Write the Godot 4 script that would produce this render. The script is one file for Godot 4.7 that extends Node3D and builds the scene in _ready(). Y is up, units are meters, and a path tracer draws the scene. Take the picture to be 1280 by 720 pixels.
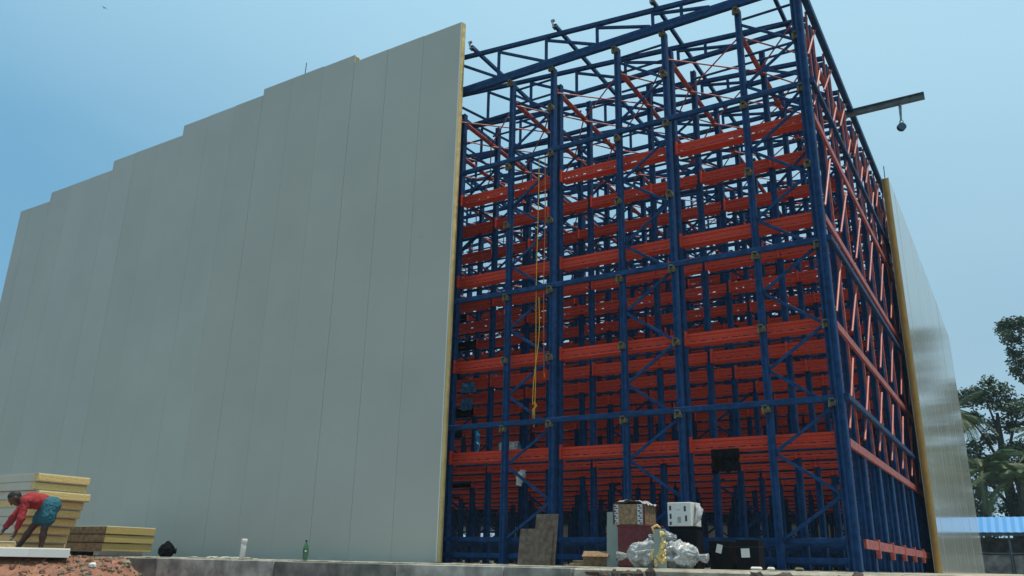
extends Node3D

const EYE := Vector3(2.38, 0.035, 14.0)
var rng := RandomNumberGenerator.new()
var M := {}
var PR := {}
var taken := {}

# ------------------------------------------------------------------ helpers
func numbered(called: String) -> String:
	var n = taken.get(called, 0)
	taken[called] = n + 1
	return called if n == 0 else "%s_%03d" % [called, n]

func thing(called: String, label: String, category: String, at := Vector3.ZERO, group := "", turn := 0.0) -> Node3D:
	var o := Node3D.new()
	o.name = numbered(called)
	add_child(o)
	o.position = at
	o.rotation.y = turn
	o.set_meta("label", label)
	o.set_meta("category", category)
	if group != "":
		o.set_meta("group", group)
	return o

func part(parent: Node, called: String, mesh: Mesh, m: Material, t := Transform3D.IDENTITY) -> MeshInstance3D:
	var o := MeshInstance3D.new()
	o.name = called
	o.mesh = mesh
	o.material_override = m
	o.transform = t
	parent.add_child(o, true)
	return o

func structure(called: String, mesh: Mesh, m: Material, t := Transform3D.IDENTITY) -> MeshInstance3D:
	var o := part(self, called, mesh, m, t)
	o.set_meta("kind", "structure")
	return o

func tag(o: Node, label: String, category: String, group := "") -> Node:
	o.set_meta("label", label)
	o.set_meta("category", category)
	if group != "":
		o.set_meta("group", group)
	return o

func at(x: float, y: float, z: float) -> Transform3D:
	return Transform3D(Basis.IDENTITY, Vector3(x, y, z))

func seg(a: Vector3, b: Vector3, hint := Vector3.RIGHT) -> Transform3D:
	var y := b - a
	var yn := y.normalized()
	var h := hint
	if absf(h.dot(yn)) > 0.95:
		h = Vector3.BACK
	var x := (h - yn * h.dot(yn)).normalized()
	return Transform3D(Basis(x, y, x.cross(yn)), a)

func quad(st: SurfaceTool, a: Vector3, b: Vector3, c: Vector3, d: Vector3) -> void:
	st.add_vertex(a); st.add_vertex(c); st.add_vertex(b)
	st.add_vertex(a); st.add_vertex(d); st.add_vertex(c)

func tri(st: SurfaceTool, a: Vector3, b: Vector3, c: Vector3) -> void:
	st.add_vertex(a); st.add_vertex(c); st.add_vertex(b)

func begin(smooth := false) -> SurfaceTool:
	var st := SurfaceTool.new()
	st.begin(Mesh.PRIMITIVE_TRIANGLES)
	st.set_smooth_group(0 if smooth else -1)
	return st

func done(st: SurfaceTool) -> ArrayMesh:
	st.generate_normals()
	return st.commit()

# an outline (counter-clockwise in x, -z ... seen from above) drawn up from y = 0 to 1
func extrude(o: PackedVector2Array, y0 := 0.0, y1 := 1.0) -> ArrayMesh:
	var st := begin()
	if not Geometry2D.is_polygon_clockwise(o):
		o.reverse()
	var n := o.size()
	for i in n:
		var p := o[i]
		var q := o[(i + 1) % n]
		quad(st, Vector3(p.x, y0, p.y), Vector3(p.x, y1, p.y), Vector3(q.x, y1, q.y), Vector3(q.x, y0, q.y))
	var idx := Geometry2D.triangulate_polygon(o)
	for i in range(0, idx.size(), 3):
		var a := o[idx[i]]; var b := o[idx[i + 1]]; var c := o[idx[i + 2]]
		tri(st, Vector3(a.x, y1, a.y), Vector3(b.x, y1, b.y), Vector3(c.x, y1, c.y))
		tri(st, Vector3(a.x, y0, a.y), Vector3(c.x, y0, c.y), Vector3(b.x, y0, b.y))
	return done(st)

func bar(w: float, d: float) -> ArrayMesh:
	var key := "bar%.3f_%.3f" % [w, d]
	if not PR.has(key):
		var c := minf(w, d) * 0.12
		var x := w / 2; var z := d / 2
		PR[key] = extrude(PackedVector2Array([Vector2(-x + c, -z), Vector2(x - c, -z), Vector2(x, -z + c), Vector2(x, z - c), Vector2(x - c, z), Vector2(-x + c, z), Vector2(-x, z - c), Vector2(-x, -z + c)]))
	return PR[key]

func channel(w: float, d: float, t: float) -> ArrayMesh:
	var key := "ch%.3f_%.3f" % [w, d]
	if not PR.has(key):
		var x := w / 2
		var z := d / 2
		var l := w * 0.28
		PR[key] = extrude(PackedVector2Array([Vector2(-x, -z), Vector2(-x, z - d * 0.15), Vector2(-x + l * 0.4, z), Vector2(-x * 0.35, z), Vector2(-x * 0.25, z - d * 0.14), Vector2(x * 0.25, z - d * 0.14), Vector2(x * 0.35, z), Vector2(x - l * 0.4, z), Vector2(x, z - d * 0.15), Vector2(x, -z), Vector2(x - l, -z), Vector2(x - l, -z + t), Vector2(x - t, -z + t), Vector2(x - t, z - d * 0.2), Vector2(-x + t, z - d * 0.2), Vector2(-x + t, -z + t), Vector2(-x + l, -z + t), Vector2(-x + l, -z)]))
	return PR[key]

func rod(r: float, n := 6) -> ArrayMesh:
	var key := "rod%.4f_%d" % [r, n]
	if not PR.has(key):
		var o := PackedVector2Array()
		for i in n:
			o.append(Vector2(cos(TAU * i / n), sin(TAU * i / n)) * r)
		PR[key] = extrude(o)
	return PR[key]

func box(s: Vector3, b := 0.01) -> ArrayMesh:   # bevelled, standing on y = 0
	var st := begin()
	var h := s / 2
	var P := func(sx, sy, sz, ax):
		var v := Vector3(h.x * sx, h.y * sy, h.z * sz)
		if ax != 0: v.x -= b * sx
		if ax != 1: v.y -= b * sy
		if ax != 2: v.z -= b * sz
		return v + Vector3(0, h.y, 0)
	for ax in 3:
		for s1 in [-1, 1]:
			var q := []
			for k in [[-1, -1], [1, -1], [1, 1], [-1, 1]]:
				var c := [0, 0, 0]
				c[ax] = s1; c[(ax + 1) % 3] = k[0]; c[(ax + 2) % 3] = k[1]
				q.append(P.call(c[0], c[1], c[2], ax))
			if s1 > 0: quad(st, q[0], q[1], q[2], q[3])
			else: quad(st, q[3], q[2], q[1], q[0])
	for ax in 3:
		for k in [[-1, -1], [1, -1], [1, 1], [-1, 1]]:
			var q := []
			for e in [[-1, (ax + 1) % 3], [1, (ax + 1) % 3], [1, (ax + 2) % 3], [-1, (ax + 2) % 3]]:
				var c := [0, 0, 0]
				c[ax] = e[0]; c[(ax + 1) % 3] = k[0]; c[(ax + 2) % 3] = k[1]
				q.append(P.call(c[0], c[1], c[2], e[1]))
			if k[0] * k[1] > 0: quad(st, q[0], q[1], q[2], q[3])
			else: quad(st, q[3], q[2], q[1], q[0])
	for sx in [-1, 1]:
		for sy in [-1, 1]:
			for sz in [-1, 1]:
				var a = P.call(sx, sy, sz, 0); var bb = P.call(sx, sy, sz, 1); var c = P.call(sx, sy, sz, 2)
				if sx * sy * sz > 0: tri(st, a, bb, c)
				else: tri(st, a, c, bb)
	return done(st)

func tube(pts: Array, radii: Array, n := 8) -> ArrayMesh:   # a smooth tapering tube through points, closed at both ends
	var st := begin(true)
	var rings := []
	for i in pts.size():
		var d: Vector3 = (pts[mini(i + 1, pts.size() - 1)] - pts[maxi(i - 1, 0)]).normalized()
		var x := (Vector3.RIGHT if absf(d.x) < 0.8 else Vector3.BACK).cross(d).normalized()
		var z := d.cross(x)
		var ring := []
		for k in n:
			var a := TAU * k / n
			ring.append(pts[i] + (x * cos(a) + z * sin(a)) * radii[i])
		rings.append(ring)
	for i in pts.size() - 1:
		for k in n:
			var k2 := (k + 1) % n
			quad(st, rings[i][k], rings[i][k2], rings[i + 1][k2], rings[i + 1][k])
	for k in n:
		var k2 := (k + 1) % n
		tri(st, pts[0], rings[0][k2], rings[0][k])
		tri(st, pts[-1], rings[-1][k], rings[-1][k2])
	return done(st)

# many alike pieces: those that show largest as parts of their own, the rest joined as stuff
func many(parent: Node, called: String, mesh: Mesh, m: Material, xs: Array, limit := 300) -> void:
	var keep := []
	for t in xs:
		var mid: Vector3 = t.origin + t.basis.y * 0.5
		var dir := mid - EYE
		var score := dir.length()
		if mid.z < 0.4:
			var cx := EYE.x + dir.x * (EYE.z - 0.45) / (EYE.z - mid.z)
			if cx < -10.0:
				continue          # wholly behind the closed wall
			if cx < -7.7:
				score += 1000.0
			else:
				var dy := dir.y * (EYE.z - 0.45) / (EYE.z - mid.z)
				score += 12.0 * clampf((3.0 - dy) / 3.0, 0, 1)
		keep.append([score, t])
	keep.sort_custom(func(a, b): return a[0] < b[0])
	for i in mini(limit, keep.size()):
		part(parent, called, mesh, m, keep[i][1])
	if keep.size() > limit:
		var st := SurfaceTool.new()
		st.begin(Mesh.PRIMITIVE_TRIANGLES)
		for i in range(limit, keep.size()):
			st.append_from(mesh, 0, keep[i][1])
		var o := part(parent, "far_" + called + "s", st.commit(), m)
		o.set_meta("kind", "stuff")

func noise_tex(freq: float, lo: float, hi: float, sd: int, oct := 4, size := 512) -> NoiseTexture2D:
	var n := FastNoiseLite.new()
	n.seed = sd
	n.frequency = freq
	n.fractal_octaves = oct
	var t := NoiseTexture2D.new()
	t.width = size; t.height = size; t.seamless = true; t.noise = n
	var g := Gradient.new()
	g.set_color(0, Color(lo, lo, lo)); g.set_color(1, Color(hi, hi, hi))
	t.color_ramp = g
	return t

func bump_tex(freq: float, strength: float, sd: int) -> NoiseTexture2D:
	var n := FastNoiseLite.new()
	n.seed = sd
	n.frequency = freq
	var t := NoiseTexture2D.new()
	t.width = 512; t.height = 512; t.seamless = true; t.noise = n
	t.as_normal_map = true; t.bump_strength = strength
	return t

func mat(key: String, r: float, g: float, b: float, rough := 0.6, tex: Texture2D = null, scale := 1.0, normal: Texture2D = null, nscale := 0.5) -> StandardMaterial3D:
	var m := StandardMaterial3D.new()
	m.albedo_color = Color(r, g, b).linear_to_srgb()
	m.roughness = rough
	if tex or normal:
		m.uv1_triplanar = true
		m.uv1_world_triplanar = true
		m.uv1_scale = Vector3.ONE * scale
	if tex: m.albedo_texture = tex
	if normal:
		m.normal_enabled = true
		m.normal_texture = normal
		m.normal_scale = nscale
	M[key] = m
	return m

func make_sky(sun: Vector3) -> Sky:
	var w := 512; var h := 256
	var img := Image.create(w, h, false, Image.FORMAT_RGBF)
	var deep := Vector3(0.175, 0.43, 0.665)
	var pale := Vector3(0.45, 0.765, 0.96)
	var mist := Vector3(0.46, 0.655, 0.765)
	var air := FastNoiseLite.new()
	air.seed = 2; air.frequency = 1.3; air.fractal_octaves = 4
	for j in h:
		var el := (0.5 - (j + 0.5) / h) * PI
		for i in w:
			var az := ((i + 0.5) / w) * TAU
			var d := Vector3(sin(az) * cos(el), sin(el), -cos(az) * cos(el))
			var c := d.dot(sun)
			var k := clampf((c - 0.19) / 0.40, 0, 1)
			var v := deep.lerp(pale, k * k * (3 - 2 * k))
			var glow := pow(maxf(c, 0.0), 14.0)
			v += Vector3(1, 1, 0.95) * glow * 0.9
			var hz := pow(1.0 - clampf(absf(d.y), 0, 1), 1.9) * clampf(1.05 + 1.5 * d.x * 0.83, 0.08, 1)
			v = v.lerp(mist, hz)
			v = v.lerp(mist * 1.12, clampf(0.10 + 0.28 * air.get_noise_3d(d.x, d.y * 3.0, d.z), 0.0, 0.25))
			if d.y < 0:
				v = v.lerp(Vector3(0.2, 0.19, 0.17), clampf(-d.y * 12.0, 0, 1))
			img.set_pixel(i, j, Color(v.x, v.y, v.z))
	var p := PanoramaSkyMaterial.new()
	p.panorama = ImageTexture.create_from_image(img)
	var s := Sky.new()
	s.sky_material = p
	return s

# ------------------------------------------------------------------ scene
func _ready() -> void:
	rng.seed = 7
	var cam := Camera3D.new()
	cam.name = "camera"
	add_child(cam)
	cam.fov = 38.71
	cam.far = 2000.0
	cam.position = EYE
	cam.basis = Basis(Vector3(0.853981, 0.020085, -0.519917), Vector3(0.148916, 0.948018, 0.281222), Vector3(0.498539, -0.317582, 0.806598)).orthonormalized()
	cam.current = true

	var to_sun := Vector3(0.22, 0.97, -0.042).normalized()
	var env := Environment.new()
	env.background_mode = Environment.BG_SKY
	env.sky = make_sky(to_sun)
	env.tonemap_mode = Environment.TONE_MAPPER_LINEAR
	env.tonemap_exposure = 0.95
	env.fog_enabled = true
	env.fog_density = 0.0006
	env.fog_light_color = Color(0.72, 0.83, 0.9)
	env.sdfgi_enabled = true
	env.ssao_enabled = true
	env.ssil_enabled = true
	var we := WorldEnvironment.new()
	we.name = "world"
	we.environment = env
	add_child(we)
	var sun := DirectionalLight3D.new()
	sun.name = "sun"
	add_child(sun)
	sun.look_at_from_position(to_sun * 50.0, Vector3.ZERO, Vector3.BACK)
	sun.light_energy = 1.25
	sun.light_color = Color(1.0, 0.95, 0.87)
	sun.light_angular_distance = 0.6
	sun.shadow_enabled = true

	materials()
	ground()
	front_wall()
	other_walls()
	rack()
	hoist()
	trees_and_shed()
	panel_stacks()
	worker()
	slab_goods()
	small_things()

func materials() -> void:
	var fine := noise_tex(0.02, 0.62, 1.0, 3, 6)
	var soft := noise_tex(0.006, 0.955, 1.0, 5, 5)
	var grain := noise_tex(0.05, 0.85, 1.0, 6, 3)
	var mott := noise_tex(0.012, 0.55, 1.0, 9, 5)
	var rough_n := bump_tex(0.05, 6.0, 11)
	var crumple := bump_tex(0.012, 10.0, 12)
	mat("blue", 0.010, 0.066, 0.20, 0.6, fine, 0.5)
	M.blue.metallic_specular = 0.3
	mat("orange", 0.64, 0.070, 0.036, 0.6, grain, 0.5)
	M.orange.metallic_specular = 0.3
	mat("red", 0.53, 0.105, 0.08, 0.5, fine, 0.5)
	mat("bracket", 0.19, 0.17, 0.10, 0.7, fine, 1.0)
	mat("galv", 0.33, 0.36, 0.37, 0.35, fine, 1.0)
	M.galv.metallic = 0.6
	mat("grey_steel", 0.115, 0.18, 0.215, 0.5, fine, 0.5)
	for i in 5:
		var k: float = [1.0, 0.975, 1.012, 0.988, 1.006][i]
		mat("panel%d" % i, 0.405 * k, 0.42 * k, 0.375 * k, [0.45, 0.48, 0.43, 0.5, 0.44][i], soft, 0.11)
	mat("panel_white", 0.72, 0.74, 0.71, 0.3, soft, 0.2)
	mat("end_panel", 0.40, 0.42, 0.37, 0.13, soft, 0.2)
	mat("panel_side", 0.52, 0.53, 0.43, 0.6, soft, 0.5)
	mat("foam", 0.44, 0.27, 0.075, 0.9, grain, 0.9, rough_n, 0.4)
	mat("foam_bright", 0.76, 0.58, 0.24, 0.9, grain, 0.9, rough_n, 0.4)
	mat("foam_olive", 0.46, 0.36, 0.13, 0.9, grain, 0.9, rough_n, 0.4)  # duller olive yellow than foam_bright, for the low stack
	mat("pulley", 0.03, 0.09, 0.17, 0.4, fine, 1.0)
	mat("foam_brown", 0.42, 0.30, 0.15, 0.9, mott, 0.9, rough_n, 0.6)
	for i in 4:
		var k: float = [0.60, 0.31, 0.50, 0.44][i]
		mat("concrete%d" % i, k, k * 0.985, k * 0.88, 0.9, mott, 0.35, rough_n, 0.15)
	mat("slab_top", 0.62, 0.56, 0.43, 0.9, mott, 0.4, rough_n, 0.5)
	mat("broken", 0.14, 0.105, 0.09, 0.95, mott, 0.8, rough_n, 0.6)
	mat("soil", 0.42, 0.20, 0.125, 0.95, mott, 0.7, rough_n, 1.0)
	mat("earth", 0.42, 0.33, 0.24, 0.95, mott, 0.05, rough_n, 0.6)
	mat("stone", 0.42, 0.36, 0.25, 0.9, mott, 1.4, rough_n, 0.8)
	mat("stone_red", 0.33, 0.15, 0.10, 0.9, mott, 1.4, rough_n, 0.8)
	mat("white_scrap", 0.68, 0.69, 0.66, 0.6, soft, 1.0)
	mat("ply", 0.15, 0.115, 0.085, 0.8, mott, 1.2, rough_n, 0.3)
	mat("cardboard", 0.36, 0.24, 0.13, 0.85, fine, 1.2)
	mat("plastic", 0.62, 0.64, 0.64, 0.22, fine, 1.5, crumple, 0.8)
	mat("plastic_grey", 0.40, 0.45, 0.47, 0.2, fine, 1.5, crumple, 0.8)
	mat("board", 0.25, 0.30, 0.27, 0.5, soft, 1.0)
	mat("drum_red", 0.17, 0.014, 0.018, 0.5, fine, 1.0)
	mat("black", 0.010, 0.011, 0.014, 0.85, fine, 1.0)
	M.black.metallic_specular = 0.25
	mat("ink", 0.03, 0.03, 0.035, 0.7)
	mat("paper", 0.62, 0.62, 0.6, 0.8, soft, 2.0)
	mat("tarp", 0.04, 0.30, 0.62, 0.35, fine, 1.5, crumple, 1.0)
	mat("rope_yellow", 0.62, 0.36, 0.04, 0.8)
	mat("rope_orange", 0.55, 0.15, 0.03, 0.8)
	mat("skin", 0.060, 0.026, 0.017, 0.5)
	mat("hair", 0.008, 0.007, 0.007, 0.7)
	mat("shirt", 0.45, 0.028, 0.035, 0.85, fine, 6.0, crumple, 0.5)
	mat("shorts", 0.02, 0.17, 0.23, 0.85, fine, 6.0, crumple, 0.5)
	mat("bark", 0.10, 0.08, 0.06, 0.9, mott, 1.0)
	for i in 3:
		mat("leaf%d" % i, [0.030, 0.045, 0.065][i], [0.065, 0.085, 0.10][i], [0.030, 0.030, 0.032][i], 0.55)
		M["leaf%d" % i].backlight_enabled = true
		M["leaf%d" % i].backlight = Color(0.10, 0.14, 0.05)
	mat("roof_blue", 0.045, 0.26, 0.58, 0.4, soft, 0.5)
	mat("shed_wall", 0.30, 0.31, 0.31, 0.8, mott, 0.3)
	mat("grass", 0.06, 0.13, 0.02, 0.8)
	var g := StandardMaterial3D.new()
	g.albedo_color = Color(0.05, 0.42, 0.2, 0.55)
	g.transparency = BaseMaterial3D.TRANSPARENCY_ALPHA
	g.roughness = 0.08
	M["green_plastic"] = g

func ground() -> void:
	var st := begin()
	quad(st, Vector3(-900, -1.45, 900), Vector3(900, -1.45, 900), Vector3(900, -1.45, -900), Vector3(-900, -1.45, -900))
	structure("ground", done(st), M.earth)
	# the plinth the racks stand on: poured blocks along its front, the slab behind them
	var slab := structure("floor_slab", box(Vector3(33.0, 1.45, 31.2), 0.01), M.slab_top, at(-13.2, -1.45, -13.1))
	var xs := [-29.7, -24.0, -18.5, -13.6, -12.57, -9.3, -6.52, -4.46, -3.31, 0.4, 3.3]
	var tone := [0, 2, 0, 1, 0, 1, 0, 2, 3, 2]
	for i in xs.size() - 1:
		var w: float = xs[i + 1] - xs[i] - 0.012
		part(slab, "kerb_block", box(Vector3(w, 1.43 + rng.randf_range(-0.004, 0.004), 0.5), 0.012), M["concrete%d" % tone[i]], Transform3D(Basis.IDENTITY, Vector3((xs[i] + xs[i + 1]) / 2 + 13.2, 0.0, 2.753 + 13.1 + rng.randf_range(0, 0.012))))
	var apron := structure("loading_apron", box(Vector3(6.0, 1.44, 1.6), 0.02), M.slab_top, at(0.55, -1.45, 3.83))
	# rough broken edge of the apron
	for i in 40:
		var s := Vector3(rng.randf_range(0.06, 0.2), rng.randf_range(0.03, 0.09), rng.randf_range(0.04, 0.1))
		part(apron, "broken_lump", rock(i % 6), M["broken"], Transform3D(Basis.from_scale(s).rotated(Vector3.UP, rng.randf() * TAU), Vector3(-2.9 + i * 0.15, 1.40 - rng.randf() * 0.12, 0.80)))
	# bank of red soil in front of the plinth where the worker stands
	var n := FastNoiseLite.new()
	n.seed = 4; n.frequency = 0.55; n.fractal_octaves = 5
	st = begin(true)
	var N := 150
	var U := Vector3(-0.48, 0, 0.877)
	var V := Vector3(0.877, 0, 0.48)
	var O := Vector3(-10.0, 0, 6.3)
	var hgt := func(u, v):
		var e := n.get_noise_2d(u * 1.0, v * 1.0)
		var f := n.get_noise_2d(u * 7.0 + 40, v * 7.0)
		var front: float = maxf(0.0, v - 0.75 - e * 0.5)
		var side: float = maxf(0.0, -0.55 - u + e * 0.35)
		var back: float = maxf(0.0, -6.5 - v)
		return -0.015 - front * 0.34 - front * front * 0.05 - side * 0.85 - back * 0.6 + (f * 0.05 + e * 0.05) * clampf((front + side) * 2.0, 0.0, 1.0)
	var vert := func(i, j):
		var u := -3.4 + 10.0 * pow(float(i) / N, 1.3)
		var v := -8.0 + 12.5 * float(j) / N
		var p := O + U * u + V * v
		return Vector3(p.x, maxf(hgt.call(u, v), -1.5), p.z)
	for i in N:
		for j in N:
			quad(st, vert.call(i, j), vert.call(i, j + 1), vert.call(i + 1, j + 1), vert.call(i + 1, j))
	var bank := structure("soil_bank", done(st), M.soil)
	# stones and clods lying in the soil
	var sb := SurfaceTool.new()
	sb.begin(Mesh.PRIMITIVE_TRIANGLES)
	for i in 900:
		var u := rng.randf_range(-1.2, 4.0)
		var v := rng.randf_range(0.5, 3.6)
		var p := O + U * u + V * v
		var s := rng.randf_range(0.012, 0.045)
		sb.append_from(rock(i % 6), 0, Transform3D(Basis.from_scale(Vector3(s, s * 0.7, s)).rotated(Vector3.UP, rng.randf() * TAU), Vector3(p.x, hgt.call(u, v), p.z)))
	var clods := part(self, "soil_rubble", sb.commit(), M.stone_red)
	clods.set_meta("kind", "stuff")
	tag(clods, "red clods and small stones scattered over the soil bank", "rubble")
	var sp := SurfaceTool.new()
	sp.begin(Mesh.PRIMITIVE_TRIANGLES)
	for i in 420:
		var u := rng.randf_range(-0.9, 2.6) if i % 2 == 0 else rng.randf_range(-0.8, 0.3)
		var v := rng.randf_range(0.6, 3.2)
		var p := O + U * u + V * v
		var s := rng.randf_range(0.012, 0.04)
		sp.append_from(rock(i % 6), 0, Transform3D(Basis.from_scale(Vector3(s * 1.6, s * 0.7, s)).rotated(Vector3.UP, rng.randf() * TAU), Vector3(p.x, hgt.call(u, v), p.z)))
	var chips := part(self, "stone_chips", sp.commit(), M.stone)
	chips.set_meta("kind", "stuff")
	tag(chips, "pale stone chips strewn over the red soil bank", "chips")
	# larger stones and scraps one can pick out
	var bits := [[-0.62, 0.85, 0.10, "stone", "pale stone at the broken end of the soil bank"], [-0.15, 1.25, 0.075, "white_scrap", "whitish lump half buried in the red soil"], [0.15, 0.75, 0.07, "stone", "small pale stone on the red soil beside green weeds"], [1.25, 0.95, 0.07, "stone_red", "reddish stone lying on the red soil"], [-0.55, 1.45, 0.08, "stone_red", "brown stone at the foot of the pale stone"]]
	for b in bits:
		var p: Vector3 = O + U * b[0] + V * b[1]
		var o := part(self, numbered("stone"), rock(int(b[2] * 100) % 6), M[b[3]], Transform3D(Basis.from_scale(Vector3(b[2], b[2] * 0.6, b[2] * 0.8)).rotated(Vector3.UP, b[0]), Vector3(p.x, hgt.call(b[0], b[1]), p.z)))
		tag(o, b[4], "stone")
	for b in [[0.75, 1.85, 0.42, "broken white board lying flat on the red soil"], [1.35, 1.35, 0.22, "short white scrap sticking out of the red soil"]]:
		var p: Vector3 = O + U * b[0] + V * b[1]
		var o := part(self, numbered("scrap_board"), box(Vector3(b[2], 0.035, 0.16), 0.005), M.white_scrap, Transform3D(Basis(Vector3.UP, 2.05 + b[0] * 0.2).rotated(V, 0.06), Vector3(p.x, hgt.call(b[0], b[1]) - 0.005, p.z)))
		tag(o, b[3], "board")
	# weeds
	var sg := begin()
	for i in 260:
		var u := rng.randf_range(-0.3, 0.75)
		var v := rng.randf_range(0.7, 1.3)
		var p := O + U * u + V * v
		p.y = hgt.call(u, v) - 0.01
		var d := Vector3(rng.randf_range(-1, 1), rng.randf_range(0.25, 1.0), rng.randf_range(-1, 1)).normalized() * rng.randf_range(0.03, 0.08)
		var sd := d.cross(Vector3.UP).normalized() * 0.006
		tri(sg, p - sd, p + sd, p + d)
	var weeds := part(self, "weeds", done(sg), M.grass)
	weeds.set_meta("kind", "stuff")
	tag(weeds, "low green weeds growing on the red soil bank", "weeds")

func rock(i: int) -> ArrayMesh:
	var key := "rock%d" % i
	if not PR.has(key):
		var r := RandomNumberGenerator.new()
		r.seed = 100 + i
		var st := begin()
		var ring := []
		for j in 4:
			var row := []
			var a := PI * (j + 0.5) / 4.0
			for k in 7:
				var q := TAU * (k + 0.3 * (j % 2)) / 7.0
				row.append(Vector3(sin(a) * cos(q), cos(a), sin(a) * sin(q)) * r.randf_range(0.75, 1.15))
			ring.append(row)
		for j in 3:
			for k in 7:
				var k2 := (k + 1) % 7
				quad(st, ring[j + 1][k], ring[j][k], ring[j][k2], ring[j + 1][k2])
		for k in 7:
			var k2 := (k + 1) % 7
			tri(st, Vector3(0, 0.85, 0), ring[0][k2], ring[0][k])
			tri(st, Vector3(0, -0.85, 0), ring[3][k], ring[3][k2])
		PR[key] = done(st)
	return PR[key]

# two steel skins with turned edges round a foam core
func skins(w: float, h: float, t: float) -> ArrayMesh:
	var st := begin()
	var c := 0.0025
	for s in [-1.0, 1.0]:
		var o := PackedVector2Array([Vector2(-w / 2, s * (t / 2 - 0.022)), Vector2(-w / 2, s * (t / 2 - c)), Vector2(-w / 2 + c, s * t / 2), Vector2(w / 2 - c, s * t / 2), Vector2(w / 2, s * (t / 2 - c)), Vector2(w / 2, s * (t / 2 - 0.022))])
		st.append_from(extrude(o, 0, h), 0, Transform3D.IDENTITY)
	return st.commit()

func wall_panel(wall: Node3D, w: float, h: float, t: float, m: Material, x: Transform3D, core_mat: Material) -> MeshInstance3D:
	var p := part(wall, "panel", skins(w, h, t), m, x)
	part(p, "foam_core", box(Vector3(w - 0.03, h - 0.01, t - 0.03), 0.002), core_mat, at(0, 0.002, 0))
	return p

func ragged_edge(h: float, t: float, sd: int) -> ArrayMesh:   # torn foam and tongue showing at the open end of a wall
	var r := RandomNumberGenerator.new()
	r.seed = sd
	var st := begin(true)
	var n := int(h / 0.09)
	var rows := []
	for i in n + 1:
		var y := h * i / n
		var a := r.randf_range(0.0, 0.03)
		rows.append([Vector3(-0.01, y, -t / 2 + 0.015), Vector3(0.012 + a * 0.4, y, -t / 2 + 0.02), Vector3(0.022 + r.randf_range(0, 0.028), y, r.randf_range(-0.02, 0.02)), Vector3(0.012 + r.randf_range(0, 0.016), y, t / 2 - 0.02), Vector3(-0.01, y, t / 2 - 0.015)])
	for i in n:
		for k in 4:
			quad(st, rows[i][k + 1], rows[i][k], rows[i + 1][k], rows[i + 1][k + 1])
	return done(st)

func front_wall() -> void:
	var wall := thing("sandwich_panel_wall", "tall grey sandwich panel wall with stepped top hiding half the rack", "wall", Vector3(0, 0, 0.36))
	var t := 0.18
	var edges := [-7.58, -8.73, -9.87, -11.0, -12.13, -13.28, -14.42, -15.56, -16.7, -17.84, -18.97, -20.1, -21.23, -22.36, -23.5, -24.63, -25.75, -26.4]
	var tops := [12.41, 12.42, 12.42, 12.64, 12.66, 12.66, 12.46, 12.45, 12.44, 12.11, 12.11, 12.10, 11.77, 11.76, 11.75, 11.42, 11.42]
	var tone := [0, 2, 4, 0, 3, 1, 1, 2, 4, 0, 3, 2, 0, 4, 3, 0, 1]
	for i in tops.size():
		var w: float = edges[i] - edges[i + 1]
		var p := wall_panel(wall, w - 0.004, tops[i] - 0.01, t, M["panel%d" % tone[i]], Transform3D(Basis(Vector3.UP, rng.randf_range(-0.002, 0.002)), Vector3((edges[i] + edges[i + 1]) / 2, 0.006, rng.randf_range(-0.003, 0.003))), M.foam)
		if i == 0:
			part(p, "torn_edge", ragged_edge(tops[0] - 0.02, t, 5), M.foam_bright, at(w / 2 - 0.012, 0.006, 0))
			var strip := part(p, "edge_strip", extrude(PackedVector2Array([Vector2(-0.012, 0), Vector2(0.012, 0), Vector2(0.012, 0.003), Vector2(-0.012, 0.003)]), 0, tops[0] - 0.05), M.white_scrap, at(w / 2 - 0.01, 0.01, t / 2 + 0.001))  # thin whitish strip down the open end of the wall
	# loose foam at the step, screw heads
	for i in 9:
		var x := rng.randf_range(-16.0, -8.0)
		part(wall, "screw_head", rod(0.009, 6), M.galv, Transform3D(Basis(Vector3.RIGHT, PI / 2).scaled_local(Vector3(1, 0.008, 1)), Vector3(x, rng.randf_range(2.0, 11.5), t / 2 + 0.001)))
	var r := part(self, "threaded_rod", rod(0.012), M.grey_steel, seg(Vector3(-12.88, 12.6, 0.40), Vector3(-12.84, 13.02, 0.42)))
	tag(r, "thin steel rod sticking up from the top of the grey wall", "rod")

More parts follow.
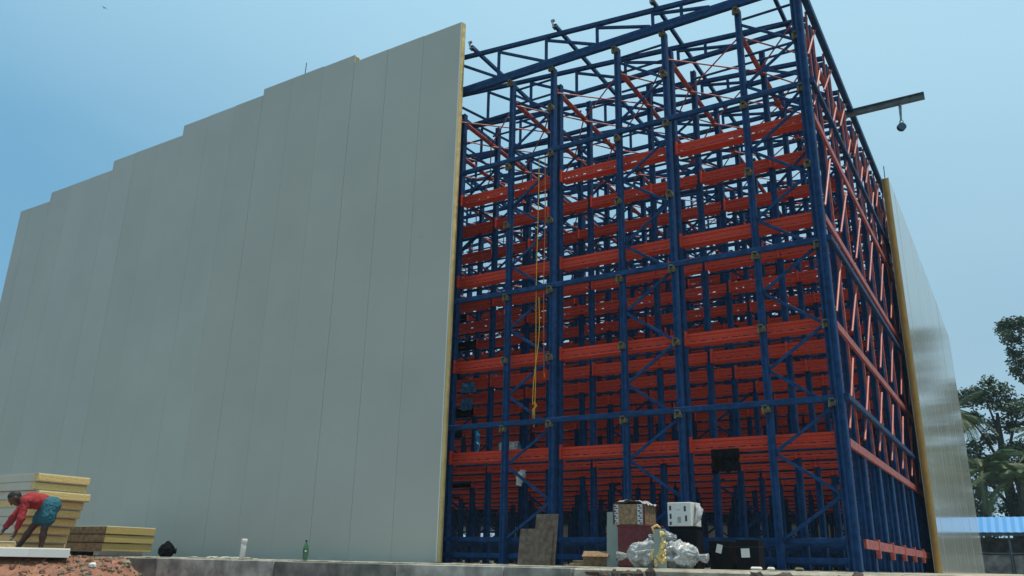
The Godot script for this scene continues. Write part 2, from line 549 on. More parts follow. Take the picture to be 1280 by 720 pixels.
func other_walls() -> void:
	# right-hand end wall, begun from the back
	var wall := thing("sandwich_panel_wall", "pale sandwich panel wall with ochre foam edge closing the sunny end of rack", "wall", Vector3(0.37, 0, -8.4))
	var t := 0.18
	var z := 0.0
	for i in 16:
		var h := 10.15 if i < 13 else 10.0
		wall_panel(wall, 1.123, h, t, M.end_panel, Transform3D(Basis(Vector3.UP, PI / 2), Vector3(rng.randf_range(-0.003, 0.003), 0.004, -0.565 - i * 1.13)), M.foam)
	part(wall, "torn_edge", ragged_edge(10.12, t, 6), M.foam, Transform3D(Basis(Vector3.UP, -PI / 2), Vector3(0, 0.006, -0.01)))
	var r := part(self, "threaded_rod", rod(0.012), M.grey_steel, seg(Vector3(0.36, 10.1, -8.5), Vector3(0.37, 10.55, -8.5)))
	tag(r, "thin steel rod sticking up from the pale end wall", "rod")
	# back and far end walls, seen only as the dark behind the racks
	var back := thing("sandwich_panel_wall", "grey panel wall closing the back of the racks, seen through the steel", "wall", Vector3(0, 0, -27.2))
	for i in 23:
		var x := -0.6 - i * 1.13
		var low := 1.75 if i > 20 else 0.0
		wall_panel(back, 1.123, 9.2 - low, t, M["panel%d" % (i % 5)], Transform3D(Basis.IDENTITY, Vector3(x, 0.004 + low, 0)), M.foam)
	if true:
		part(back, "door_lintel", bar(0.12, 0.2), M.blue, seg(Vector3(-26.5, 1.68, 0), Vector3(-23.4, 1.68, 0), Vector3.UP))
	var far := thing("sandwich_panel_wall", "grey panel wall closing the far end of the racks behind the steel", "wall", Vector3(-26.6, 0, -0.1))
	for i in 24:
		wall_panel(far, 1.123, 10.4, t, M["panel%d" % (i % 5)], Transform3D(Basis(Vector3.UP, PI / 2), Vector3(0, 0.004, -0.2 - i * 1.13)), M.foam)
	# the compound wall beyond
	var cw := thing("compound_wall", "low pale compound wall glimpsed under the racks far behind", "wall", Vector3(-34, -1.45, -40))
	for i in 14:
		part(cw, "wall_bay", box(Vector3(2.96, 3.3, 0.2), 0.02), M.slab_top, at(-15 + i * 3.0, 0, 0))
		part(cw, "pillar", box(Vector3(0.3, 3.5, 0.3), 0.02), M.concrete0, at(-16.5 + i * 3.0, 0, 0.0))

func rail_mesh(L: float, wide: float) -> ArrayMesh:
	# slotted cold-formed rail of length 1 (scaled to L), its face towards +z, drawn along y, x is up
	var st := begin()
	var pr := [Vector2(0.10, -0.07), Vector2(0.10, 0.0), Vector2(0.055, 0.0), Vector2(0.04, -0.018), Vector2(-0.012, -0.018), Vector2(-0.028, 0.0), Vector2(-0.05, 0.0)]
	var pr2 := [Vector2(-0.068, 0.0), Vector2(-0.105, 0.0), Vector2(-0.105, -wide), Vector2(-0.085, -wide)]
	for pp in [pr, pr2]:
		for i in pp.size() - 1:
			var a: Vector2 = pp[i]; var b: Vector2 = pp[i + 1]
			var nn := (b - a).orthogonal().normalized() * 0.005
			for s in [0, 1]:
				var o: Vector2 = nn * s
				quad(st, Vector3(a.x + o.x, 0, a.y + o.y), Vector3(b.x + o.x, 0, b.y + o.y), Vector3(b.x + o.x, 1, b.y + o.y), Vector3(a.x + o.x, 1, a.y + o.y))
	var n := int(L / 0.19)
	for i in n:
		var y0 := float(i) / n
		var y1 := y0 + 0.075 / L
		quad(st, Vector3(-0.05, y0, 0), Vector3(-0.068, y0, 0), Vector3(-0.068, y1, 0), Vector3(-0.05, y1, 0))
	return done(st)

func roof_y(x: float) -> float:
	return 10.90 + 0.0966 * (13.2 - absf(x + 13.2))

func rack() -> void:
	var R := thing("storage_rack", "blue and orange steel storage rack frame several storeys high, open beside grey wall", "rack")
	var zs := [0.0]
	for k in 16:
		zs.append(-1.4 - 1.62 * k)
	var xd := []      # double columns
	for i in 11:
		xd.append(-0.05 - 2.62 * i)
	var LV := [2.08, 4.03, 5.98, 7.98]
	var up := []; var up_side := []; var low := []; var base := []
	var brace := []; var tie := []; var rails := []; var plates := []; var ties2 := []
	for r in zs.size():
		var z: float = zs[r]
		for i in xd.size():
			var x: float = xd[i]
			var xs2 := x - 1.07
			var th := 10.58 if r == 0 else 10.7
			# inside, the rails run in front of the columns
			var zu := z if r == 0 or i == 0 else z - 0.40
			var zv := z if r == 0 else z - 0.40
			up.append(seg(Vector3(x, 0, zu), Vector3(x, th, zu)))
			up.append(seg(Vector3(xs2, 0, zv), Vector3(xs2, th, zv)))
			base.append(seg(Vector3(x, 0.0, zu), Vector3(x, 0.016, zu)))
			base.append(seg(Vector3(xs2, 0.0, zv), Vector3(xs2, 0.016, zv)))
			if r == 0:
				up.append(seg(Vector3(x + 0.02, 0, z - 0.26), Vector3(x + 0.02, 10.3, z - 0.26)))
				base.append(seg(Vector3(x + 0.02, 0.0, z - 0.26), Vector3(x + 0.02, 0.016, z - 0.26)))
			# zigzag between the two columns of a frame
			var y := 0.45
			var left := true
			if r % 3 != 0:
				y = 7.45
			while y < 10.0:
				var a := Vector3(xs2 + 0.03 if left else x - 0.03, y, (zv if left else zu) - 0.02)
				var b := Vector3(x - 0.03 if left else xs2 + 0.03, y + 0.7, (zu if left else zv) - 0.02)
				brace.append(seg(a, b, Vector3.BACK))
				y += 0.7
				left = not left
			if i < xd.size() - 1:
				var rz := -0.34 if r == 0 else z - 0.42
				for li in LV.size():
					var L: float = LV[li] + rng.randf_range(-0.008, 0.008)
					var xa := x - 2.62 + 0.09
					rails.append(Transform3D(Basis(Vector3.UP, Vector3.RIGHT * 2.52, Vector3.BACK).orthonormalized() * Basis.from_scale(Vector3(1, 2.52, 1)), Vector3(xa, L, rz + 0.12)))
					plates.append(seg(Vector3(xa - 0.012, L - 0.13, rz + 0.12), Vector3(xa - 0.012, L + 0.15, rz + 0.12)))
					tie.append(seg(Vector3(x - 2.62 + 0.06, L - 0.145, rz - 0.12), Vector3(x - 0.06, L - 0.145, rz - 0.12), Vector3.UP))
					if r > 0:
						plates.append(seg(Vector3(x - 1.07, L - 0.12, rz + 0.135), Vector3(x - 1.07, L + 0.12, rz + 0.135)))
				for y2 in [9.45, 10.3]:
					tie.append(seg(Vector3(x - (1.01 if r == 0 else 2.56), y2 + (0.1 if r == 0 else 0.0), z - 0.08), Vector3(x - 0.06, y2 + (0.1 if r == 0 else 0.0), z - 0.08), Vector3.UP))
				if r == 0:
					tie.append(seg(Vector3(x - 1.01, 10.05, -0.12), Vector3(x - 0.06, 10.05, -0.12), Vector3.UP))
				for y2 in [0.16, 0.46]:
					ties2.append(seg(Vector3(x - 2.62 + 0.06, y2, z - 0.1), Vector3(x - 0.06, y2, z - 0.1), Vector3.UP))
	many(R, "upright", channel(0.115, 0.12, 0.008), M.blue, up)
	many(R, "base_plate", bar(0.2, 0.2), M.galv, base, 120)
	many(R, "diagonal_brace", bar(0.03, 0.055), M.blue, brace)
	many(R, "pallet_rail", rail_mesh(2.52, 0.2), M.orange, rails)
	many(R, "end_plate", bar(0.035, 0.09), M.orange, plates)
	many(R, "tie_bar", bar(0.04, 0.04), M.blue, tie)
	many(R, "bottom_tie", bar(0.09, 0.05), M.blue, ties2, 200)
	# thick corner column
	part(R, "corner_column", channel(0.13, 0.15, 0.01), M.blue, seg(Vector3(0.045, 0, 0.10), Vector3(0.045, 10.95, 0.10)))
	# facade girts, front and end face
	var cols := []
	for i in 4:
		cols.append(xd[i]); cols.append(xd[i] - 1.07)
	for y in [2.66, 5.41, 8.51]:
		part(R, "girt", bar(0.1, 0.08), M.blue, seg(Vector3(-26.0, y, 0.10), Vector3(0.0, y, 0.10), Vector3.UP))
		part(R, "girt", bar(0.1, 0.08), M.blue, seg(Vector3(0.15, y + 0.02, 0.12), Vector3(0.15, y + 0.02, -26.5), Vector3.UP))
	part(R, "eaves_beam", bar(0.11, 0.10), M.blue, seg(Vector3(-26.3, 10.635, 0.12), Vector3(0.1, 10.635, 0.12), Vector3.UP))
	part(R, "eaves_beam", bar(0.16, 0.12), M.blue, seg(Vector3(0.15, 10.46, 0.1), Vector3(0.15, 10.46, -26.6), Vector3.UP))
	var br := bracket_mesh()
	for c in cols.size():
		var ys := [2.58, 3.9, 5.32, 6.86, 8.42, 9.55, 10.55] if c % 2 == 0 else [2.55, 3.95, 5.30, 6.95, 8.36, 10.50]
		for y in ys:
			part(R, "bracket", br, M.bracket, Transform3D(Basis(Vector3.BACK, rng.randf_range(-0.12, 0.12)).scaled(Vector3(0.78, 0.78, 1.0)), Vector3(cols[c] + rng.randf_range(-0.015, 0.015), y, 0.085)))
	# end face: orange rails, posts and diagonals catching the sun
	for li in LV.size():
		var L: float = LV[li] - 0.12
		part(R, "end_beam", bar(0.14, 0.05), M.red, seg(Vector3(0.09, L, 0.0), Vector3(0.09, L - 0.05, -26.4), Vector3.UP))
	part(R, "guard_rail", bar(0.14, 0.04), M.red, seg(Vector3(0.14, 0.42, -0.15), Vector3(0.14, 0.40, -9.2), Vector3.UP))
	var posts := []; var diags := []
	for r in range(0, zs.size() - 1):
		var z: float = zs[r]
		var z2: float = zs[r + 1]
		var lw := [Vector3(0.03, 0, z2 - 0.06), Vector3(0.03, 2.0, z2 - 0.06)]
		low.append(seg(lw[0], lw[1]))
		if z2 > -9.5:
			part(R, "rail_hook", bar(0.08, 0.09), M.red, seg(Vector3(0.135, 0.22, z2 + 0.0), Vector3(0.135, 0.52, z2)))
		posts.append(seg(Vector3(0.065, 2.0, z2 + 0.30), Vector3(0.065, 10.46, z2 + 0.30)))
		posts.append(seg(Vector3(0.065, 7.9, z2 + 0.85), Vector3(0.065, 10.46, z2 + 0.85)))
		for li in 5:
			var L: float = (LV + [9.05])[li]
			diags.append(seg(Vector3(0.12, L + 0.10, z - 0.02 + rng.randf_range(-0.02, 0.02)), Vector3(0.12, minf(L + 1.48, 10.42) + rng.randf_range(-0.02, 0.02), z2 + 0.26)))
	many(R, "lower_column", channel(0.12, 0.17, 0.01), M.blue, low)
	many(R, "end_post", bar(0.035, 0.055), M.red, posts)
	many(R, "end_diagonal", rod(0.021, 8), M.red, diags)
	# red tubes running back under the roof, with crossed tie rods
	var lines := []
	for i in 10:
		lines.append(xd[i]); lines.append(xd[i] - 1.07)
	var tubes := []; var rods := []
	for i in lines.size():
		var x: float = lines[i] - 0.02
		for r in zs.size() - 1:
			tubes.append(seg(Vector3(x, 10.12, zs[r] - 0.1), Vector3(x, 10.12, zs[r + 1] - 0.1)))
			if i < lines.size() - 1:
				var x2: float = lines[i + 1] - 0.02
				rods.append(seg(Vector3(x, 10.07, zs[r] - 0.12), Vector3(x2, 10.07, zs[r + 1] - 0.12)))
				rods.append(seg(Vector3(x2, 10.05, zs[r] - 0.12), Vector3(x, 10.05, zs[r + 1] - 0.12)))
	many(R, "roof_tube", rod(0.055, 8), M.red, tubes)
	many(R, "tie_rod", rod(0.017, 5), M.red, rods)
	# roof trusses
	var web := bar(0.06, 0.06)
	for r in [0, 1, 2, 3, 4, 5, 6, 7, 8, 10, 12, 14, 16]:
		var z: float = zs[r] + (0.11 if r == 0 else 0.0)
		var tr := part(R, "roof_truss", bar(0.10, 0.09), M.blue, seg(Vector3(-26.3, 10.745, z), Vector3(-0.05, 10.745, z), Vector3.UP))
		var inv := tr.transform.affine_inverse()
		part(tr, "top_chord", bar(0.10, 0.09), M.blue, inv * seg(Vector3(-13.2, roof_y(-13.2), z), Vector3(-0.05, roof_y(0), z), Vector3.UP))
		part(tr, "top_chord", bar(0.10, 0.09), M.blue, inv * seg(Vector3(-26.3, roof_y(-26.3), z), Vector3(-13.2, roof_y(-13.2), z), Vector3.UP))
		for k in range(1, 11):
			var x := -1.6 - 1.275 * (k - 1)
			if k == 1: x = -2.23
			if k == 2: x = -2.86
			part(tr, "web", web, M.blue, inv * seg(Vector3(x, 10.75, z), Vector3(x, roof_y(x) - 0.02, z)))
			if k > 1:
				part(tr, "web", web, M.blue, inv * seg(Vector3(x + 1.22, 10.8, z), Vector3(x + 0.02, roof_y(x) - 0.1, z)))
	# purlins on top, their cleats standing out at the front
	for i in 6:
		var x: float = [-0.5, -2.78, -5.10, -7.36, -9.65, -11.95][i]
		var y := roof_y(x) + 0.10
		var pl := part(R, "purlin", bar(0.10, 0.07), M.blue, seg(Vector3(x, y, 0.3), Vector3(x, y, -26.6), Vector3.UP))
		var inv := pl.transform.affine_inverse()
		if i > 0:
			part(pl, "cleat", cleat_mesh(), M.galv, inv * at(x, y - 0.05, 0.27))

func bracket_mesh() -> ArrayMesh:
	var st := SurfaceTool.new()
	st.begin(Mesh.PRIMITIVE_TRIANGLES)
	st.append_from(box(Vector3(0.15, 0.11, 0.05), 0.008), 0, at(0, -0.05, 0))
	st.append_from(box(Vector3(0.05, 0.17, 0.07), 0.008), 0, at(-0.075, -0.08, 0.02))
	st.append_from(box(Vector3(0.04, 0.09, 0.09), 0.006), 0, at(0.05, -0.02, 0.03))
	st.append_from(box(Vector3(0.11, 0.03, 0.10), 0.006), 0, at(-0.02, 0.075, 0.03))
	return st.commit()

func cleat_mesh() -> ArrayMesh:
	var st := SurfaceTool.new()
	st.begin(Mesh.PRIMITIVE_TRIANGLES)
	st.append_from(box(Vector3(0.12, 0.02, 0.12), 0.003), 0, at(0, 0, 0))
	st.append_from(box(Vector3(0.03, 0.20, 0.07), 0.004), 0, Transform3D(Basis(Vector3.BACK, 0.25), Vector3(-0.03, 0.0, 0.02)))
	st.append_from(box(Vector3(0.09, 0.05, 0.05), 0.004), 0, at(-0.06, 0.18, 0.02))
	return st.commit()

func hoist() -> void:
	var h := thing("hoist_beam", "grey steel beam jutting from the rack top with a pulley block hanging", "hoist", Vector3(0, 10.36, -4.8))
	var i_sec := PackedVector2Array([Vector2(-0.075, -0.06), Vector2(-0.075, 0.06), Vector2(-0.062, 0.06), Vector2(-0.058, 0.008), Vector2(0.058, 0.008), Vector2(0.062, 0.06), Vector2(0.075, 0.06), Vector2(0.075, -0.06), Vector2(0.062, -0.06), Vector2(0.058, -0.008), Vector2(-0.058, -0.008), Vector2(-0.062, -0.06)])
	part(h, "beam", extrude(i_sec), M.grey_steel, seg(Vector3(-2.0, 0.0, 0), Vector3(1.74, 0.0, 0), Vector3.UP))
	part(h, "clamp", box(Vector3(0.2, 0.2, 0.16), 0.01), M.galv, at(-0.05, -0.1, 0))
	var s := part(h, "sling", rod(0.018), M.galv, seg(Vector3(1.2, -0.05, 0), Vector3(1.19, -0.5, 0)))
	part(h, "sling", rod(0.018), M.galv, seg(Vector3(1.24, -0.05, 0.03), Vector3(1.20, -0.5, 0.02)))
	var cheek := CylinderMesh.new()
	cheek.top_radius = 0.095; cheek.bottom_radius = 0.095; cheek.height = 0.018; cheek.radial_segments = 20
	var p := part(h, "pulley_block", cheek, M.pulley, Transform3D(Basis(Vector3.RIGHT, PI / 2).rotated(Vector3.UP, 0.5), Vector3(1.2, -0.66, 0.03)))
	part(p, "cheek_plate", cheek, M.pulley, at(0, -0.07, 0))
	var wheel := CylinderMesh.new()
	wheel.top_radius = 0.075; wheel.bottom_radius = 0.075; wheel.height = 0.055; wheel.radial_segments = 20
	part(p, "sheave", wheel, M.galv, at(0, -0.035, 0))
	part(h, "hook", tube([Vector3(1.2, -0.48, 0.0), Vector3(1.17, -0.5, 0.0), Vector3(1.165, -0.54, 0.0), Vector3(1.2, -0.57, 0.0), Vector3(1.235, -0.54, 0.0), Vector3(1.225, -0.5, 0.0)], [0.014, 0.016, 0.016, 0.016, 0.014, 0.008], 6), M.galv)

# ------------------------------------------------------------------ vegetation
func leaf_crown(clumps: Array, leaf: float, density: float, sd: int) -> ArrayMesh:
	var r := RandomNumberGenerator.new()
	r.seed = sd
	var st := begin()
	for c in clumps:
		var cnt := int(density * c[1] * c[1])
		for i in cnt:
			var d := Vector3(r.randfn(), r.randfn() * 0.75, r.randfn())
			d = d.normalized() * pow(r.randf(), 0.45)
			var p: Vector3 = c[0] + d * c[1]
			var a := Vector3(r.randf_range(-1, 1), r.randf_range(-0.7, 0.3), r.randf_range(-1, 1)).normalized() * leaf * r.randf_range(0.6, 1.3)
			var b := a.cross(Vector3(r.randf_range(-1, 1), r.randf_range(0.2, 1), r.randf_range(-1, 1))).normalized() * leaf * 0.32
			tri(st, p, p + a * 0.5 + b, p + a)
			tri(st, p, p + a, p + a * 0.5 - b)
	return done(st)

func broadleaf(label: String, at_: Vector3, height: float, clumps: Array, leaf: float, density: float, m: Material, sd: int, limbs: Array) -> void:
	var t := thing("broadleaf_tree", label, "tree", at_, "trees beyond the site")
	var tr := part(t, "trunk", tube([Vector3(0, 0, 0), Vector3(0.1, height * 0.35, 0), Vector3(-0.1, height * 0.7, 0.1), Vector3(0, height, 0)], [0.45, 0.34, 0.25, 0.08]), M.bark)
	for l in limbs:
		var a: Vector3 = l[0]; var b: Vector3 = l[1]
		part(t, "limb", tube([a, a.lerp(b, 0.5) + Vector3(0, 0.25, 0), b], [0.13, 0.08, 0.02], 6), M.bark)
	part(t, "crown", leaf_crown(clumps, leaf, density, sd), m)

func frond_mesh(L: float, droop: float, sd: int) -> ArrayMesh:
	var r := RandomNumberGenerator.new()
	r.seed = sd
	var st := begin()
	var n := 34
	var spine := []
	for i in n + 1:
		var s := float(i) / n
		spine.append(Vector3(L * s * (1.0 - 0.25 * s * droop), L * (0.35 * s - droop * 0.75 * s * s), 0))
	for i in n:
		var a: Vector3 = spine[i]; var b: Vector3 = spine[i + 1]
		var w := 0.05 * (1.0 - float(i) / n) + 0.008
		quad(st, a + Vector3(0, 0, -w), b + Vector3(0, 0, -w), b + Vector3(0, 0, w), a + Vector3(0, 0, w))
		quad(st, a + Vector3(0, -w, 0), b + Vector3(0, -w, 0), b + Vector3(0, w, 0), a + Vector3(0, w, 0))
		if i < 4: continue
		var s := float(i) / n
		var len := L * 0.22 * pow(sin(PI * clampf(s * 0.9 + 0.1, 0, 1)), 0.6) * r.randf_range(0.8, 1.1) + 0.1
		var dir := (b - a).normalized()
		for side in [-1.0, 1.0]:
			var o := (dir * 0.55 + Vector3(0, -0.55 + r.randf_range(-0.2, 0.2), 0.75 * side)).normalized() * len
			var wv := dir * 0.035
			tri(st, a - wv, a + wv, a + o * 0.55 + Vector3(0, 0.04, 0) + wv)
			tri(st, a - wv, a + o * 0.55 + Vector3(0, 0.04, 0) + wv, a + o)
	return done(st)

func palm(at_: Vector3, h: float, lean: Vector3, L: float, sd: int, label: String) -> void:
	var r := RandomNumberGenerator.new()
	r.seed = sd
	var t := thing("coconut_palm", label, "palm", at_, "palms beyond the site")
	var top := Vector3(0, h, 0) + lean
	part(t, "trunk", tube([Vector3.ZERO, lean * 0.2 + Vector3(0, h * 0.4, 0), lean * 0.6 + Vector3(0, h * 0.75, 0), top], [0.26, 0.17, 0.15, 0.14]), M.bark)
	for i in 18:
		var f := frond_mesh(L * r.randf_range(0.85, 1.1), r.randf_range(0.5, 1.5), sd * 20 + i)
		var b := Basis(Vector3.UP, TAU * i / 18.0 * 2.39996 * 2.9 + r.randf() * 0.3) * Basis(Vector3.BACK, r.randf_range(-0.35, 0.75))
		part(t, "frond", f, M["leaf%d" % (1 + i % 2)], Transform3D(b, top))

func trees_and_shed() -> void:
	# tall tree whose branch tips hang into the picture
	var base := Vector3(6.2, -1.45, -44.0)
	var cl := []
	var r := RandomNumberGenerator.new()
	r.seed = 21
	for c in [[-3.4, 16.0, 0.9], [-2.9, 15.3, 0.8], [-2.5, 16.3, 0.9], [-1.8, 15.7, 0.9], [-3.0, 14.4, 0.6], [-3.0, 13.6, 0.6], [-2.4, 13.9, 0.7], [-2.9, 12.9, 0.7], [-2.1, 12.7, 0.8], [-1.2, 13.2, 0.9], [-1.0, 16.6, 1.1], [0.5, 17.2, 1.4], [1.6, 15.5, 1.4], [0.2, 14.8, 1.2], [2.4, 17.0, 1.3]]:
		for k in 5:
			cl.append([Vector3(c[0], c[1], 0) + Vector3(r.randfn(), r.randfn() * 0.7, r.randfn() * 1.5) * c[2] * 0.5, c[2] * r.randf_range(0.35, 0.6)])
	broadleaf("tall tree with drooping tufted branches beside the blue roofed shed", base, 15.5, cl, 0.21, 620.0, M.leaf0, 3, [[Vector3(0, 11.0, 0), Vector3(-2.8, 15.6, 0.2)], [Vector3(0, 10.4, 0), Vector3(-2.7, 13.0, 0.4)], [Vector3(0, 12.5, 0), Vector3(1.6, 15.6, -0.3)], [Vector3(0, 13, 0), Vector3(-1.2, 16.4, 0)]])
	# nearer mass of the second tree
	cl = []
	for c in [[-1.9, 11.2, 0.8], [-1.2, 12.0, 0.9], [-0.4, 11.6, 0.9], [0.4, 11.9, 0.9], [1.2, 11.2, 1.0], [-1.6, 10.4, 0.7], [-2.1, 9.6, 0.6], [-0.3, 10.3, 0.7], [0.9, 9.9, 0.9], [2.0, 10.2, 1.1], [-2.2, 8.7, 0.8], [-1.2, 8.8, 0.7], [0.3, 8.8, 0.9], [1.6, 8.6, 1.2], [-2.4, 7.6, 1.0], [-1.0, 7.4, 1.0], [0.6, 7.4, 1.1], [2.2, 7.4, 1.2], [-2.6, 6.4, 1.1], [-1.4, 6.2, 1.0], [0.4, 6.0, 1.1], [2.0, 6.0, 1.2], [-2.6, 5.2, 1.1], [-1.0, 5.0, 1.1], [0.8, 4.9, 1.1], [2.4, 4.9, 1.1], [3.4, 6.5, 1.3], [3.4, 9, 1.3], [-2.8, 4, 1.1], [-1, 3.8, 1.1], [1, 3.8, 1.1], [3, 3.8, 1.2]]:
		for k in 4:
			cl.append([Vector3(c[0], c[1], 0) + Vector3(r.randfn(), r.randfn() * 0.7, r.randfn() * 1.6) * c[2] * 0.5, c[2] * r.randf_range(0.45, 0.7)])
	broadleaf("dense dark tree standing behind the palms and the shed", Vector3(1.6, -1.45, -43.0), 10.6, cl, 0.20, 600.0, M.leaf0, 8, [[Vector3(0, 7, 0), Vector3(-1.6, 10.6, 0.2)], [Vector3(0, 7.5, 0), Vector3(1.3, 11, 0.2)], [Vector3(0, 5, 0), Vector3(-2, 7.5, 0.4)], [Vector3(0, 8.4, 0), Vector3(-0.5, 11.6, 0)]])
	palm(Vector3(0.2, -1.45, -37.5), 6.6, Vector3(0.4, 0, 0.3), 3.4, 2, "coconut palm with drooping fronds close behind the blue roof")
	palm(Vector3(2.3, -1.45, -36.5), 6.0, Vector3(-0.2, 0, 0.2), 3.2, 5, "short coconut palm whose fronds touch the blue roof")
	palm(Vector3(4.4, -1.45, -40.5), 8.2, Vector3(0.3, 0, 0.2), 3.6, 9, "taller coconut palm rising behind the shorter one")
	palm(Vector3(-0.6, -1.45, -41.0), 10.2, Vector3(-0.3, 0, 0.2), 3.0, 12, "coconut palm peeping past the pale end wall")
	# shed
	var sh := thing("shed", "long grey shed with a bright blue sheet metal roof below the trees", "shed", Vector3(0, -1.45, -31.0))
	var st := begin()
	var n := 110
	var prof := []
	for i in n + 1:
		prof.append([-5.0 + i * 0.16, 0.014 if i % 2 == 0 else 0.0])
	for i in n:
		var x0: float = prof[i][0]; var x1: float = prof[i + 1][0]
		var o0: float = prof[i][1]; var o1: float = prof[i + 1][1]
		quad(st, Vector3(x0, 3.22 + o0, 0.5), Vector3(x1, 3.22 + o1, 0.5), Vector3(x1, 3.95 + o1, -0.55), Vector3(x0, 3.95 + o0, -0.55))
		quad(st, Vector3(x0, 3.95 + o0, -0.55), Vector3(x1, 3.95 + o1, -0.55), Vector3(x1, 3.2 + o1, -3.2), Vector3(x0, 3.2 + o0, -3.2))
		quad(st, Vector3(x0, 3.205 + o0, 0.5), Vector3(x0, 3.225 + o0, 0.5), Vector3(x1, 3.225 + o1, 0.5), Vector3(x1, 3.205 + o1, 0.5))
	part(sh, "roof", done(st), M.roof_blue)
	for i in 9:
		var x := -4.6 + i * 2.0
		part(sh, "post", bar(0.09, 0.09), M.grey_steel, seg(Vector3(x, 0, 0.1), Vector3(x, 3.2, 0.1)))
		if i < 8:
			part(sh, "wall_panel", box(Vector3(1.86, 2.25, 0.1), 0.01), M.shed_wall, at(x + 1.0, 0, 0.12))
			part(sh, "rail", bar(0.06, 0.05), M.grey_steel, seg(Vector3(x + 0.05, 2.33, 0.13), Vector3(x + 1.95, 2.33, 0.13), Vector3.UP))
	part(sh, "back_wall", box(Vector3(16.8, 3.1, 0.12), 0.01), M.shed_wall, at(3.6, 0, -2.9))

# ------------------------------------------------------------------ panels on the ground
func panel_stacks() -> void:
	var z_hi := 5.72
	var w := 0.98
	var y := 0.05
	var G := "insulation panels in the tall stack beside the worker"
	var sk := thing("timber_skid", "timber skid carrying the tall stack of panels behind the worker", "skid", Vector3(-15.6, -0.02, z_hi - w / 2))
	for k in 3:
		part(sk, "bearer", box(Vector3(0.12, 0.07, 1.05), 0.006), M.foam_brown, at(-2.2 + k * 2.2, 0, 0))
	var order := ["lowest", "second", "third", "fourth", "fifth", "sixth", "seventh", "eighth", "topmost"]
	for i in 9:
		var L := 6.0
		var ends: float = [-12.95, -12.88, -12.80, -12.70, -12.60, -12.56, -12.42, -12.52, -12.46][i]
		var o := thing("insulation_panel", "yellow edged insulation panel, %s in the tall stack behind the worker" % order[i], "panel", Vector3(ends - L / 2, y, z_hi - w / 2 + rng.randf_range(-0.03, 0.03)), G, rng.randf_range(-0.004, 0.004))
		part(o, "foam_core", box(Vector3(L, 0.118, w - 0.01), 0.006), M.foam_bright, at(0, 0.012, 0))
		part(o, "top_skin", box(Vector3(L - 0.03, 0.012, w), 0.002), M.panel_side, at(0, 0.1305, 0))
		part(o, "bottom_skin", box(Vector3(L - 0.03, 0.0115, w), 0.002), M.panel_side, at(0, 0, 0))
		if i % 4 != 1:
			part(o, "joint_strip", box(Vector3(L - 0.06, 0.12, 0.008), 0.002), M.panel_side, at(-0.1, 0.01, w / 2 - 0.003))
		y += 0.1475
	# low stack on the plinth
	y = 0.09
	var sk2 := thing("timber_skid", "timber skid under the low stack of panels on the plinth", "skid", Vector3(-16.0, 0.0, 2.36))
	for k in 3:
		part(sk2, "bearer", box(Vector3(0.14, 0.086, 1.1), 0.006), M.white_scrap if k == 2 else M.foam_brown, at(-1.2 + k * 1.2, 0, 0))
	for i in 3:
		var o := thing("insulation_panel", "brownish insulation panel, %s of three in the low stack beside the grey wall" % ["lowest", "middle one", "topmost"][i], "panel", Vector3(-16.0 + rng.randf_range(-0.05, 0.05), y, 2.36), "insulation panels in the low stack")
		part(o, "foam_core", box(Vector3(3.0, 0.15, 1.2), 0.006), M.foam_olive, at(0, 0.01, 0))
		part(o, "edge_facing", box(Vector3(2.98, 0.14, 0.012), 0.003), M.foam_brown, at(0, 0.015, 0.602))
		part(o, "top_skin", box(Vector3(2.97, 0.01, 1.2), 0.002), M.foam_brown if i < 2 else M.panel_white, at(0, 0.1605, 0))
		y += 0.173
	# panels the worker handles
	var U := Vector3(-0.48, 0, 0.877)
	var turn := atan2(-U.z, U.x)
	var o2 := thing("insulation_panel", "white insulation panel lying on the soil in front of the worker's feet", "panel", Vector3(-9.42, -0.025, 6.88) + U * 1.42, "", turn)
	part(o2, "foam_core", box(Vector3(2.98, 0.10, 0.5), 0.004), M.foam_bright, at(0.0, 0.01, 0))
	part(o2, "top_skin", box(Vector3(3.0, 0.012, 0.52), 0.002), M.panel_white, at(0, 0.1105, 0))
	part(o2, "edge_facing", box(Vector3(3.0, 0.112, 0.012), 0.003), M.panel_white, at(0, 0.0, -0.262))
	part(o2, "end_cap", box(Vector3(0.5, 0.113, 0.014), 0.003), M.white_scrap, at(-1.25, 0.0, -0.264))
	var o3 := thing("insulation_panel", "yellow insulation panel held under the worker's hands", "panel", Vector3(-11.38, -0.02, 6.04) + U * 1.49 + Vector3(0.877, 0, 0.48) * 0.11, "", turn)
	part(o3, "foam_core", box(Vector3(2.2, 0.2, 0.36), 0.006), M.foam_bright)
	part(o3, "top_skin", box(Vector3(2.18, 0.012, 0.37), 0.002), M.panel_white, at(0, 0.2005, 0))

